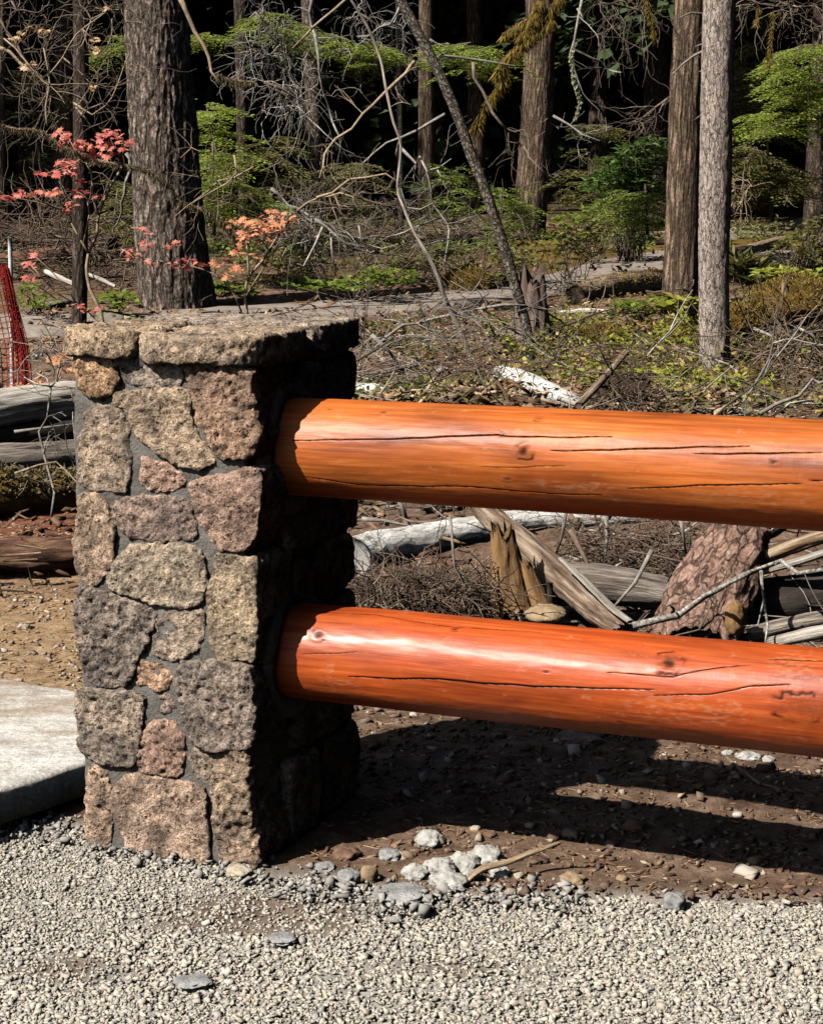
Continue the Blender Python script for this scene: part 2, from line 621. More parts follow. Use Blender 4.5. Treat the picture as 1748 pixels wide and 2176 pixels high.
def concrete_():
    t = NT('concrete')
    v = t.coord()
    f = t.noise(v, 16., 10., .75)
    c = t.ramp(f, [(.36, .33, .285), (.56, .53, .475), (.67, .645, .59)], [.32, .5, .66])
    c = t.mix(1., c, t.ramp(t.noise(v, 90., 4., .7), [.7, 1.15], [.38, .6]), 'MULTIPLY')
    wv = t.n('VectorMath', {'operation': 'ADD'}, _0=v, _1=(0., .2, 0.)).outputs[0]
    y = t.n('SeparateXYZ', Vector=v).outputs[1]
    st = t.math('ADD', t.noise(t.coord(False, (.6, 2.6, 1)), 5., 8., .7), t.math('MULTIPLY', y, .30))
    c = t.mix(t.math('MULTIPLY', t.ramp(st, [0., 1.], [.50, .70]), .8), c, (.27, .185, .115))
    return t.fin(c, .9, t.bump(t.noise(v, 60., 8., .75), .8, .01), .2)


def m_rail_(name, c0, c1, c2, rough, coat):
    t = NT(name)
    v = t.coord(True, (1, 1, .05))
    v2 = t.coord(True, (1, 1, .35))
    g = t.noise(v, 60., 6., .65, .6)
    g2 = t.noise(v2, 6., 4., .55, .4)
    c = t.ramp(g, [c0, c1, c2], [.3, .5, .72])
    c = t.mix(1., c, t.ramp(g2, [(.58, .50, .45), (1., 1., 1.), (1.32, 1.28, 1.15)], [.34, .5, .66]), 'MULTIPLY')
    c = t.mix(1., c, t.ramp(t.noise(t.coord(True, (1, 1, .03)), 130., 3., .6), [.78, 1.15], [.35, .65]), 'MULTIPLY')
    pt = t.ramp(t.noise(t.coord(True, (1, 1, .6)), 34., 5., .7), [0., 1.], [.60, .74])
    c = t.mix(t.math('MULTIPLY', pt, .28), c, (.62, .36, .2))
    kn = t.n('Attribute', {'attribute_name': 'knot'}).outputs['Fac']
    c = t.mix(kn, c, (.040, .011, .005))
    wl = t.n('Attribute', {'attribute_name': 'wear'}).outputs['Fac']
    c = t.mix(wl, c, (.62, .38, .25))
    cr = t.n('Attribute', {'attribute_name': 'crack'}).outputs['Fac']
    c = t.mix(cr, c, (.012, .005, .003))
    vv = t.coord(True, (1, 1, .25))
    nr = t.bump(t.noise(v, 110., 4., .6), .20, .003)
    nr = t.bump(t.noise(vv, 46., 6., .7), .16, .004, nr)
    nr = t.bump(t.noise(t.coord(True, (.35, .35, 1.)), 70., 3., .5), .12, .004, nr)
    t.fin(c, rough, nr, .32)
    dull = t.math('MAXIMUM', cr, t.math('MULTIPLY', kn, .85))
    t.set(t.b.inputs['Coat Weight'], t.math('MULTIPLY_ADD', dull, -coat, coat))
    t.set(t.b.inputs['Specular IOR Level'], t.math('MULTIPLY_ADD', dull, -.32, .32))
    t.set(t.b.inputs['Coat Roughness'], t.ramp(t.noise(vv, 18., 5., .7), [.20, .36], [.35, .7]))
    t.set(t.b.inputs['Coat Normal'], t.bump(t.noise(t.coord(True, (1, 1, .5)), 22., 6., .7), .07, .006))
    return t.m


def m_ground_():
    t = NT('forest_soil')
    v = t.coord()
    A = lambda k: t.n('Attribute', {'attribute_name': k}).outputs['Fac']
    f = t.noise(v, 9., 10., .72)
    c = t.ramp(f, [(.055, .033, .022), (.15, .095, .063), (.27, .185, .13)], [.34, .5, .66])
    tan = t.ramp(t.noise(v, 22., 8., .75), [(.15, .09, .045), (.32, .21, .115), (.48, .345, .20)], [.3, .5, .7])
    red = t.ramp(t.noise(v, 26., 8., .75), [(.06, .022, .012), (.19, .075, .042), (.34, .17, .095)], [.3, .5, .7])
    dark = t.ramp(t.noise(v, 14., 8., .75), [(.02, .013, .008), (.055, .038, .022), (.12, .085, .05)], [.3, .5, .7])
    moss = t.ramp(t.noise(v, 18., 8., .75), [(.05, .032, .010), (.13, .085, .02), (.2, .15, .035)], [.3, .5, .7])
    grav = t.ramp(t.noise(v, 30., 8., .7), [(.24, .215, .18), (.37, .335, .285), (.48, .44, .375)], [.34, .5, .66])
    c = t.mix(A('tan'), c, tan)
    c = t.mix(A('red'), c, red)
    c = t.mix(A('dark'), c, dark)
    c = t.mix(A('moss'), c, moss)
    c = t.mix(A('gravel'), c, grav)
    nr = t.bump(t.noise(v, 40., 10., .75), .7, .03)
    return t.fin(c, .97, nr, .1)


M = {}
M['stone'] = m_stone_()
M['mortar'] = surf('mortar', [(.10, .09, .077), (.165, .15, .13), (.24, .22, .195)], 18., bump=.9, bscale=90, bdist=.012, big=.25)
M['rail_a'] = m_rail_('stained_wood', (.27, .056, .008), (.37, .090, .015), (.47, .145, .032), .44, .0)
M['rail_b'] = m_rail_('stained_red_wood', (.25, .034, .005), (.34, .056, .009), (.43, .095, .017), .47, .12)
M['ground'] = m_ground_()
M['gravel'] = leafmat('crushed_gravel', [(0.215, 0.193, 0.16), (0.39, 0.353, 0.287), (0.458, 0.415, 0.334), (0.302, 0.275, 0.226), (0.507, 0.454, 0.357), (0.253, 0.246, 0.226), (0.429, 0.386, 0.31), (0.35, 0.29, 0.221), (0.478, 0.439, 0.376)], 0, .9)
M['pebble'] = leafmat('mixed_pebbles', [(.09, .06, .045), (.22, .17, .13), (.36, .29, .22), (.14, .09, .06), (.42, .38, .32), (.20, .13, .085)], 0, .9)
M['clod'] = leafmat('soil_clods', [(.06, .036, .024), (.12, .075, .05), (.17, .11, .075), (.09, .055, .036), (.21, .145, .10)], 0, .95)
M['crumb'] = leafmat('mortar_crumbs', [(.16, .15, .135), (.25, .235, .21), (.32, .30, .27), (.21, .20, .18), (.42, .39, .34)], 0, .95)
M['chip'] = leafmat('wood_chips', [(.12, .06, .03), (.24, .14, .07), (.36, .24, .13), (.16, .085, .042), (.30, .18, .095), (.44, .32, .19), (.10, .055, .03)], 0, .85)
M['chipdark'] = leafmat('bark_litter', [(.05, .026, .014), (.12, .062, .034), (.19, .11, .06), (.08, .038, .022), (.26, .17, .10), (.045, .03, .02)], 0, .9)
M['leaflit'] = leafmat('dry_leaves', [(.42, .28, .12), (.55, .40, .20), (.30, .15, .06), (.48, .30, .10), (.36, .12, .06)], .2, .7)
M['path'] = surf('gravel_path', [(.15, .122, .10), (.235, .195, .16), (.32, .275, .232)], 11., bump=.5, bscale=60, big=.35)
M['concrete'] = concrete_()
M['white_rock'] = surf('pale_rock', [(.30, .28, .235), (.55, .525, .47), (.68, .66, .60)], 40., bump=1., bscale=90, bdist=.012, pos=[.34, .47, .62])
M['bark'] = barkmat('furrowed_bark', [(.055, .038, .028), (.20, .15, .115), (.50, .42, .35)], 13., .26, .3)
M['bark_pale'] = barkmat('scaly_bark', [(.13, .095, .074), (.38, .305, .25), (.62, .54, .47)], 30., .28, .07, (.09, .064, .048))
M['bark_brown'] = barkmat('brown_bark', [(.07, .042, .026), (.235, .16, .105), (.44, .33, .23)], 15., .13, .3, moss=(.13, .10, .05))
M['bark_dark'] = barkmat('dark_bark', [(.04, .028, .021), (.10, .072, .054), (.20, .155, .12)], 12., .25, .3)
M['lichen_bark'] = barkmat('lichen_bark', [(.07, .052, .038), (.22, .175, .13), (.52, .49, .41)], 30., .7, .2)
M['bleached'] = surf('bleached_wood', [(.10, .08, .06), (.42, .37, .305), (.60, .555, .485)], 56., True, (1, 1, .06), detail=10, bump=1., bscale=90, bdist=.02, big=.35, pos=[.32, .46, .62])
M['white_bark'] = barkmat('white_cracked_bark', [(.56, .52, .46), (.70, .67, .62), (.76, .74, .70)], 22., .3, .04, (.05, .04, .03), .35)
M['gray_wood'] = surf('gray_dead_wood', [(.06, .045, .035), (.25, .205, .165), (.46, .40, .335)], 60., True, (1, 1, .07), detail=10, bump=1., bscale=90, bdist=.02, big=.45, pos=[.34, .5, .64])
M['brown_wood'] = surf('brown_dead_wood', [(.06, .036, .022), (.24, .165, .11), (.46, .355, .26)], 60., True, (1, 1, .09), detail=10, bump=1., bscale=80, bdist=.02, big=.4, pos=[.34, .5, .64])
M['orange_wood'] = surf('orange_rotten_wood', [(.14, .072, .028), (.29, .165, .07), (.40, .26, .13)], 22., True, (1, 1, .22), bump=.8, bscale=50, bdist=.02)
M['red_wood'] = surf('red_rotten_wood', [(.045, .022, .014), (.17, .085, .052), (.32, .185, .115)], 50., True, (1, 1, .12), detail=10, bump=1., bscale=80, bdist=.02, big=.4, pos=[.34, .5, .64])
M['red_bark'] = barkmat('flaky_red_bark', [(.13, .072, .05), (.30, .18, .13), (.46, .335, .27)], 26., .45, .09, (.06, .034, .024))
M['stump_wood'] = surf('shattered_stump_wood', [(.05, .03, .022), (.19, .13, .10), (.36, .28, .22)], 24., True, (1, 1, .12), bump=.9, bscale=50, bdist=.02)
M['split_tan'] = surf('split_tan_wood', [(.10, .06, .032), (.32, .22, .13), (.50, .39, .26)], 60., True, (1, 1, .07), detail=10, bump=1., bscale=80, bdist=.02, pos=[.34, .5, .64])
M['bleached_tan'] = M['split_tan']
M['tan_rock'] = surf('tan_rock', [(.20, .14, .08), (.34, .24, .14), (.42, .32, .21)], 24., bump=.6, bscale=60)
M['pale_tan_rock'] = surf('cream_rock', [(.34, .28, .19), (.48, .41, .30), (.55, .50, .40)], 30., bump=.6, bscale=70)
M['gray_rock'] = surf('bluish_rock', [(.20, .195, .185), (.34, .335, .32), (.46, .455, .44)], 34., bump=.9, bscale=80)
M['red_rock'] = surf('reddish_rock', [(.11, .055, .035), (.2, .115, .075), (.30, .2, .14)], 34., bump=.8, bscale=80)
M['orange_wood_rock'] = surf('orange_punk_wood', [(.14, .072, .028), (.29, .165, .07), (.40, .26, .13)], 26., stretch=(1, 1, .4), bump=.8)
M['gray_wood_rock'] = surf('grey_punk_wood', [(.10, .07, .045), (.24, .18, .13), (.36, .29, .22)], 34., stretch=(.5, 1, 1), bump=.9)
M['white_bark_rock'] = surf('white_knobbly_wood', [(.14, .12, .09), (.52, .48, .41), (.62, .58, .52)], 44., bump=.9, pos=[.36, .46, .6])
M['root_soil'] = surf('root_soil', [(.02, .012, .008), (.07, .045, .028), (.16, .11, .07)], 12., bump=1., bscale=40, bdist=.05)
M['twig_d'] = surf('dark_twigs', [(.055, .035, .024), (.12, .082, .056), (.20, .15, .11)], 30., bump=0, big=.2, island=.45)
M['dark_wood_and_shade'] = surf('dark_wood_and_hollow_shade', [(.012, .010, .008), (.035, .028, .022), (.09, .072, .058)], 24., True, (1, 1, .2), bump=.8)  # dark dead wood; also stands in for shade in the hollow between logs
M['moss'] = leafmat('brown_moss', [(.12, .07, .012), (.22, .135, .022), (.31, .20, .04), (.17, .14, .028), (.08, .05, .014)], .2, .9)
M['moss_body'] = surf('moss_cushion', [(.05, .032, .008), (.20, .115, .020), (.32, .20, .04)], 16., bump=1., bscale=70, bdist=.05, big=.5)
M['old_moss'] = leafmat('dull_moss', [(.11, .08, .03), (.18, .13, .05), (.25, .20, .10), (.08, .06, .028), (.20, .19, .14)], .1, .9)
M['lichen'] = leafmat('pale_lichen', [(.42, .43, .22), (.52, .52, .30), (.34, .37, .18)], .2, .9)
M['twig'] = surf('pale_twigs', [(.10, .088, .075), (.22, .195, .165), (.42, .385, .34)], 30., bump=0, big=.4, island=.7)
M['twig_b'] = surf('brown_twigs', [(.07, .048, .034), (.145, .108, .08), (.26, .21, .165)], 30., bump=0, big=.3, island=.6)
M['twig_y'] = surf('tan_twigs', [(.14, .095, .055), (.27, .20, .125), (.42, .33, .23)], 30., bump=0, big=.3, island=.3)
M['twig_l'] = surf('lichen_twig', [(.10, .085, .07), (.26, .235, .20), (.50, .48, .42)], 60., bump=.6, bscale=90, bdist=.01, big=.3, pos=[.36, .5, .62])
M['needle'] = leafmat('hemlock_needles', [(.17, .235, .03), (.25, .32, .045), (.33, .39, .06), (.19, .265, .045), (.38, .42, .085)], .42, .5)
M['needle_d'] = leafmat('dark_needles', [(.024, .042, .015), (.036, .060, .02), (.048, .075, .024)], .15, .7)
M['rhodo'] = leafmat('rhododendron_leaves', [(.05, .105, .02), (.08, .15, .03), (.12, .20, .045), (.22, .29, .10)], .3, .3)
M['herb'] = leafmat('green_herbs', [(.12, .185, .022), (.18, .25, .032), (.25, .32, .042), (.09, .14, .024), (.31, .36, .065)], .4, .5)
M['herb_y'] = leafmat('yellow_green_herbs', [(.20, .24, .025), (.32, .36, .038), (.42, .44, .06), (.12, .16, .024), (.46, .38, .10), (.26, .20, .06)], .4, .5)
M['herb_d'] = leafmat('dull_herbs', [(.07, .085, .022), (.13, .13, .034), (.20, .165, .045), (.06, .075, .022), (.26, .21, .07)], .3, .7)
M['maple_red'] = leafmat('red_maple_leaves', [(.50, .10, .08), (.58, .17, .13), (.62, .24, .18), (.44, .09, .075), (.58, .24, .13)], .3, .5, 'object')
M['maple_coral'] = leafmat('coral_maple_leaves', [(.56, .19, .10), (.62, .26, .13), (.58, .30, .12), (.52, .15, .10), (.56, .34, .16)], .3, .5, 'object')
M['maple_tan'] = leafmat('tan_maple_leaves', [(.52, .33, .17), (.60, .42, .24), (.50, .26, .13)], .3, .6, 'object')
M['net'] = surf('plastic_netting', [(.22, .008, .006), (.34, .014, .009), (.44, .04, .018)], 10., bump=0, rough=.5, spec=.4)
M['white_paint'] = surf('weathered_white_post', [(.40, .39, .37), (.58, .57, .54), (.66, .65, .62)], 12., bump=.2)

# ================================================================== SETTING: ground, path
GB = np.array([G(*p)[:2] for p in [(-900, 1735), (0, 1742), (190, 1768), (560, 1852), (700, 1862), (850, 1900), (1000, 1900), (1300, 1905), (1748, 1925), (2300, 1950)]])


def gbound(x):
    return np.interp(x, GB[:, 0], GB[:, 1])


def grid_axis():
    c = np.linspace(-.30, .30, 210)
    o = .30 * np.geomspace(1, 14, 34)[1:]
    return np.concatenate([-o[::-1], c, o])


uu = grid_axis()
yy = np.concatenate([np.linspace(-30, 2.4, 12), np.geomspace(2.6, 230, 440)])
Yg, Ug = np.meshgrid(yy, uu, indexing='ij')
Xg = (np.maximum(Yg, 0) + 4) * Ug
Zg = hgt(Xg, Yg)
pg = np.stack([Xg, Yg, Zg * 0], -1).reshape(-1, 3)
n1 = fbm(pg * 1.3, 4).reshape(Xg.shape)
n2 = fbm(pg * .45 + 7, 3).reshape(Xg.shape)
n3 = fbm(pg * 9, 3).reshape(Xg.shape)
wob = .05 * n1 + .03 * n3
gm = 1 - sstep(-.03, .10, Yg - gbound(Xg) + wob * 1.4)
# a trampled patch where the soil shows through the gravel
patch = np.exp(-((Xg + .33) / .30) ** 2 - ((Yg - 4.02) / .16) ** 2) + .7 * np.exp(-((Xg + .72) / .22) ** 2 - ((Yg - 3.72) / .10) ** 2) + .6 * np.exp(-((Xg - .10) / .30) ** 2 - ((Yg - 3.72) / .09) ** 2)
gmat = np.clip(gm * (1 - .8 * sstep(.3, .75, patch + n3 * .25)), 0, 1)
tan = sstep(-.75, -1.0, Xg) * sstep(4.9, 5.4, Yg) * (1 - sstep(7.3, 8.1, Yg + n1))
red = sstep(-.7, -1.1, Xg) * sstep(7.4, 8.2, Yg + n1 * .8) * (1 - sstep(10.5, 12.5, Yg))
moss = np.clip(sstep(.9, 2.0, Xg + n1) * sstep(12.2, 14, Yg + n1 * 2) * sstep(-.15, .25, n2 + .15) + .6 * sstep(19, 22, Yg) * sstep(.0, .25, n1), 0, 1) * (1 - sstep(40, 50, Yg))
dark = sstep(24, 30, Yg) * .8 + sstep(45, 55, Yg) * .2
fine = 1 - sstep(12, 24, Yg)
nz = np.stack([Xg, Yg, Xg * 0 + 1], -1).reshape(-1, 3)
Zg = Zg + fine * (1 - .6 * gm) * (.010 * n3 + .010 * fbm(nz * 26, 2).reshape(Xg.shape)) * sstep(2.4, 3.2, Yg) - .012 * gm
ny, nx = Xg.shape
i = np.arange(ny - 1)[:, None] * nx
j = np.arange(nx - 1)[None]
gmb = MB().add(np.stack([Xg, Yg, Zg], -1), np.stack([i + j, i + j + 1, i + nx + j + 1, i + nx + j], -1).reshape(-1, 4))
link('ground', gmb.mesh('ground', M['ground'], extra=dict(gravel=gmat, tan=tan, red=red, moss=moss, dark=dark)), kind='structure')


def drape(name, st, mat, lift=.03, n=60, m=10, fade=None):
    """a sheet laid on the terrain between two edges given by stations (x, y top, y bottom) in the photograph"""
    st = np.array(st, float)
    xs = np.linspace(st[0, 0], st[-1, 0], n)
    top = np.interp(xs, st[:, 0], st[:, 1])
    bot = np.interp(xs, st[:, 0], st[:, 2])
    A = np.array([G(x, t) for x, t in zip(xs, top)])
    B = np.array([G(x, b) for x, b in zip(xs, bot)])
    k = np.linspace(0, 1, m)[None, :, None]
    V = A[:, None] * (1 - k) + B[:, None] * k
    e = fbm(np.stack([V[..., 0], V[..., 1], V[..., 0] * 0], -1).reshape(-1, 3) * 1.1, 3).reshape(n, m)
    V[..., 1] += e * .25
    ed = np.minimum(np.arange(m), np.arange(m)[::-1])
    V[..., 2] = hgt(V[..., 0], V[..., 1]) + np.where(ed == 0, -.06, lift)[None] + .012 * fbm(V.reshape(-1, 3) * 5, 2).reshape(n, m)
    i = np.arange(n - 1)[:, None] * m
    j = np.arange(m - 1)[None]
    mb = MB().add(V, np.stack([i + j, i + j + 1, i + m + j + 1, i + m + j], -1).reshape(-1, 4))
    return link(name, mb.mesh(name, M[mat]), kind='structure')


drape('path', [(-500, 668, 745), (0, 668, 728), (300, 660, 708), (600, 645, 692), (760, 634, 676), (930, 618, 660), (1070, 600, 642), (1200, 572, 622), (1300, 545, 604), (1420, 528, 592), (1560, 526, 586), (1640, 531, 566), (1690, 534, 548)], 'path')
drape('path', [(1300, 502, 520), (1400, 492, 514), (1540, 484, 512), (1640, 472, 500), (1748, 452, 478), (1990, 442, 456)], 'path', n=30, m=6)

# ================================================================== STONE PILLAR
PW, PD, PH = .478, .57, 1.195
RZ = R(-21.7)
O = G(545, 1838)
O[2] = 0.0
TX = np.array([math.cos(RZ), math.sin(RZ), 0])
SY = np.array([-math.sin(RZ), math.cos(RZ), 0])
pillar = link('stone_pillar', None, loc=tuple(O), label='square pillar of rough brown and grey lava stones set in mortar', cat='pillar')
pillar.rotation_euler = (0, 0, RZ)


def to_front(px, py, y0=0.0):
    d = ray(px, py)
    c = np.array([0, 0, CAMZ])
    t = np.dot(O + SY * y0 - c, SY) / np.dot(d, SY)
    p = c + d * t - O
    return np.dot(p, TX), p[2]


def chaikin(p, it=1, k=.22):
    p = np.asarray(p, float)
    for _ in range(it):
        q = np.roll(p, -1, 0)
        p = np.stack([p * (1 - k) + q * k, p * k + q * (1 - k)], 1).reshape(-1, 2)
    return p


def remesh(v, f, voxel):
    m = D.meshes.new('tmp')
    m.from_pydata([tuple(a) for a in v], [], f)
    o = D.objects.new('tmp', m)
    S.collection.objects.link(o)
    md = o.modifiers.new('r', 'REMESH')
    md.mode = 'VOXEL'
    md.voxel_size = voxel
    dg = bpy.context.evaluated_depsgraph_get()
    em = o.evaluated_get(dg).to_mesh()
    V = np.zeros(len(em.vertices) * 3, 'f')
    em.vertices.foreach_get('co', V)
    L = np.zeros(len(em.loops), 'i')
    em.loops.foreach_get('vertex_index', L)
    o.evaluated_get(dg).to_mesh_clear()
    D.objects.remove(o)
    D.meshes.remove(m)
    return V.reshape(-1, 3).astype(float), L.reshape(-1, 4)


def vnormals(V, Q):
    n = np.cross(V[Q[:, 2]] - V[Q[:, 0]], V[Q[:, 3]] - V[Q[:, 1]])
    N = np.zeros_like(V)
    for k in range(4):
        np.add.at(N, Q[:, k], n)
    return N / (np.linalg.norm(N, axis=1)[:, None] + 1e-12)


def relax(V, Q, it):
    for _ in range(it):
        A = np.zeros_like(V)
        c = np.zeros(len(V))
        for a, b in ((0, 1), (1, 2), (2, 3), (3, 0)):
            np.add.at(A, Q[:, a], V[Q[:, b]])
            np.add.at(A, Q[:, b], V[Q[:, a]])
            np.add.at(c, Q[:, a], 1)
            np.add.at(c, Q[:, b], 1)
        V = V * .4 + .6 * A / c[:, None]
    return V


def prism_stone(poly, lo, hi, axis, voxel=.006, seed=0., rough=1., it=3, smooth=2, grow_=.0055):
    """an irregular stone: outline in the face plane, extruded through the wall, then worn and pitted"""
    p = chaikin(poly, smooth)
    # jitter outline
    q = np.stack([p[:, 0] * 22, p[:, 1] * 22, p[:, 0] * 0 + seed], -1)
    cen = p.mean(0)
    d = p - cen
    p = p + d / (np.linalg.norm(d, axis=1)[:, None] + 1e-9) * (fbm(q, 2) * .010)[:, None]
    p = p + d / (np.linalg.norm(d, axis=1)[:, None] + 1e-9) * grow_
    n = len(p)
    if axis == 'y':
        v = [(a, lo, b) for a, b in p] + [(a, hi, b) for a, b in p]
    elif axis == 'x':
        v = [(hi, a, b) for a, b in p] + [(lo, a, b) for a, b in p]
    else:
        v = [(a, b, hi) for a, b in p] + [(a, b, lo) for a, b in p]
    f = [list(range(n)), list(range(2 * n - 1, n - 1, -1))] + [[i, n + i, n + (i + 1) % n, (i + 1) % n] for i in range(n)]
    V, Q = remesh(v, f, voxel)
    V = relax(V, Q, it)
    N = vnormals(V, Q)
    s = V + seed * 3.1
    dd = .010 * fbm(s * 9, 3) + .0045 * rough * fbm(s * 40, 3) + .0035 * rough * pn(s * 95) + .0045 * rough * ridge(s * 19, 2) - .002
    dd = dd - .0045 * rough * sstep(.25, .55, pn(s * 55 + 4))
    V = V + N * dd[:, None]
    return V, Q


def z1(pts):
    return [(130 + x / 2.585, 630 + y / 2.585) for x, y in pts]


def z2(pts):
    return [(130 + x / 2.585, 1220 + y / 2.585) for x, y in pts]


TAN, OLV, GRY, DGR, PNK, ORG, BRN, PUR, LTN = (.40, .29, .195), (.37, .30, .21), (.30, .27, .235), (.235, .21, .185), (.37, .25, .195), (.52, .33, .17), (.30, .195, .13), (.20, .155, .14), (.44, .33, .235)
FRONT = [  # outline in the photograph, colour, depth (corner stones reach round), proud, roughness
    (z1([(82, 345), (310, 345), (318, 420), (300, 530), (235, 540), (150, 545), (88, 450)]), ORG, .15, .026, 1.2),
    (z1([(340, 362), (470, 345), (620, 360), (690, 410), (660, 495), (580, 508), (370, 490), (335, 420)]), GRY, .09, .016, 1.2),
    (z1([(690, 390), (800, 372), (1048, 400), (1056, 520), (1082, 700), (1100, 780), (1065, 880), (870, 892), (830, 800), (770, 700), (715, 520)]), BRN, .2, .026, 1.3),
    (z1([(300, 510), (640, 512), (702, 545), (738, 720), (852, 870), (850, 920), (740, 962), (560, 872), (400, 735), (370, 640), (300, 600)]), OLV, .1, .024, 1.),
    (z1([(155, 592), (310, 604), (362, 655), (388, 900), (374, 1060), (320, 1082), (98, 1055), (95, 900), (122, 700)]), (.31, .26, .20), .16, .02, 1.),
    (z1([(440, 870), (520, 900), (690, 985), (692, 1060), (435, 1072)]), PNK, .09, .018, 1.2),
    (z1([(730, 1010), (1092, 935), (1115, 1000), (1090, 1200), (1060, 1390), (900, 1395), (810, 1335), (716, 1080)]), PNK, .13, .022, 1.),
    (z1([(310, 1110), (700, 1100), (720, 1200), (765, 1350), (560, 1342), (345, 1312), (292, 1200)]), PUR, .09, .018, 1.5),
    (z1([(98, 1062), (230, 1090), (272, 1180), (305, 1400), (255, 1545), (170, 1592), (92, 1525), (80, 1250)]), LTN, .15, .022, .8),
    (z1([(395, 1350), (740, 1370), (815, 1440), (805, 1600), (760, 1700), (650, 1712), (430, 1655), (300, 1615), (258, 1560), (325, 1430)]), (.33, .295, .225), .1, .026, 1.),
    (z1([(880, 1402), (1090, 1440), (1082, 1625), (1078, 1990), (1030, 2002), (870, 1992), (830, 1925), (815, 1725), (835, 1480)]), (.35, .295, .20), .17, .024, 1.),
    (z2([(85, 90), (140, 75), (400, 150), (522, 205), (512, 310), (442, 420), (382, 612), (210, 608), (122, 545), (92, 300)]), DGR, .17, .022, 1.5),
    (z2([(498, 330), (530, 240), (600, 205), (680, 190), (792, 210), (790, 360), (740, 422), (620, 478), (500, 442)]), (.36, .31, .25), .09, .02, 1.2),
    (z2([(395, 592), (430, 482), (510, 492), (590, 512), (618, 580), (560, 642), (460, 612)]), (.50, .32, .20), .08, .016, 1.3),
    (z2([(640, 512), (720, 480), (860, 480), (1062, 500), (1072, 700), (1070, 930), (960, 952), (780, 952), (708, 870), (688, 760), (656, 640)]), DGR, .15, .03, 1.4),
    (z2([(88, 622), (330, 640), (472, 662), (452, 800), (422, 1022), (360, 1062), (150, 1022), (112, 900), (92, 740)]), (.27, .24, .20), .16, .024, 1.3),
    (z2([(490, 680), (640, 662), (658, 740), (600, 768), (490, 738)]), PUR, .08, .012, 1.4),
    (z2([(470, 812), (620, 802), (668, 870), (684, 1060), (640, 1112), (425, 1088), (438, 960)]), (.40, .26, .20), .09, .02, 1.2),
    (z2([(700, 990), (750, 950), (832, 990), (832, 1132), (698, 1112)]), (.34, .29, .23), .08, .014, .8),
    (z2([(848, 1000), (980, 960), (1042, 1000), (1036, 1200), (1058, 1400), (1100, 1450), (1085, 1630), (900, 1625), (862, 1500), (845, 1200)]), (.31, .24, .165), .14, .024, 1.5),
    (z2([(140, 1045), (250, 1080), (282, 1180), (288, 1490), (240, 1510), (142, 1500)]), LTN, .15, .02, 1.),
    (z2([(310, 1140), (420, 1100), (640, 1130), (750, 1150), (805, 1200), (824, 1612), (720, 1605), (480, 1560), (380, 1525), (350, 1440), (285, 1280)]), (.48, .36, .27), .1, .024, .7),
]


def stone_part(V, Q, col, name='stone'):
    mb = MB().add(V, Q)
    o = link(name, mb.mesh(name, M['stone']), pillar)
    o.color = (*col, 1)
    return o


for k, (poly, col, dep, proud, rough) in enumerate(FRONT):
    loc = [to_front(x, y, -.01) for x, y in poly]
    V, Q = prism_stone(loc, -proud, dep, 'y', .0055, k + 1., rough)
    stone_part(V, Q, col)


def face_rows(axis, rows, lo_hi, seed, voxel=.009):
    rr = random.Random(seed)
    pal = [TAN, OLV, GRY, DGR, PNK, BRN, PUR, LTN]
    for z0, z1_, cuts in rows:
        for a, b in zip(cuts[:-1], cuts[1:]):
            g = .012
            j = lambda: rr.uniform(-.014, .014)
            poly = [(a + g + j(), z0 + g + j()), ((a + b) / 2, z0 + g + j()), (b - g + j(), z0 + g + j()), (b - g + j(), (z0 + z1_) / 2), (b - g + j(), z1_ - g + j()), ((a + b) / 2, z1_ - g + j()), (a + g + j(), z1_ - g + j()), (a + g + j(), (z0 + z1_) / 2)]
            lo, hi = lo_hi(rr)
            V, Q = prism_stone(poly, lo, hi, axis, voxel, rr.uniform(20, 60), 1., 4)
            stone_part(V, Q, rr.choice(pal))


face_rows('x', [(0, .22, [.14, .34, .59]), (.22, .40, [.17, .30, .46, .58]), (.40, .57, [.19, .40, .59]), (.57, .72, [.15, .31, .58]), (.72, .87, [.14, .335, .47, .59]), (.87, 1.06, [.22, .42, .58]), (1.06, 1.19, [.21, .37, .59])], lambda r: (-.10, .016 + r.uniform(0, .014)), 3)
face_rows('x', [(0, .3, [.16, .35, .59]), (.3, .55, [.17, .4, .58]), (.55, .85, [.16, .33, .59]), (.85, 1.19, [.17, .38, .58])], lambda r: (-PW - .016 - r.uniform(0, .012), -PW + .1), 5, .012)
face_rows('y', [(0, .3, [-.48, -.22, .0]), (.3, .55, [-.48, -.3, -.12, .0]), (.55, .85, [-.48, -.2, .0]), (.85, 1.19, [-.48, -.26, .0])], lambda r: (PD - .09, PD + .016 + r.uniform(0, .012)), 6, .012)

# mortar body, joints trowelled flush between the stones
V, Q = prism_stone([(-PW + .010, -.0145), (-.005, -.0145), (-.006, PD - .014), (-PW + .012, PD - .014)], -.05, PH + .012, 'z', .011, 77., .35, 2, 0, 0)
link('mortar', MB().add(V, Q).mesh('mortar', M['mortar']), pillar)
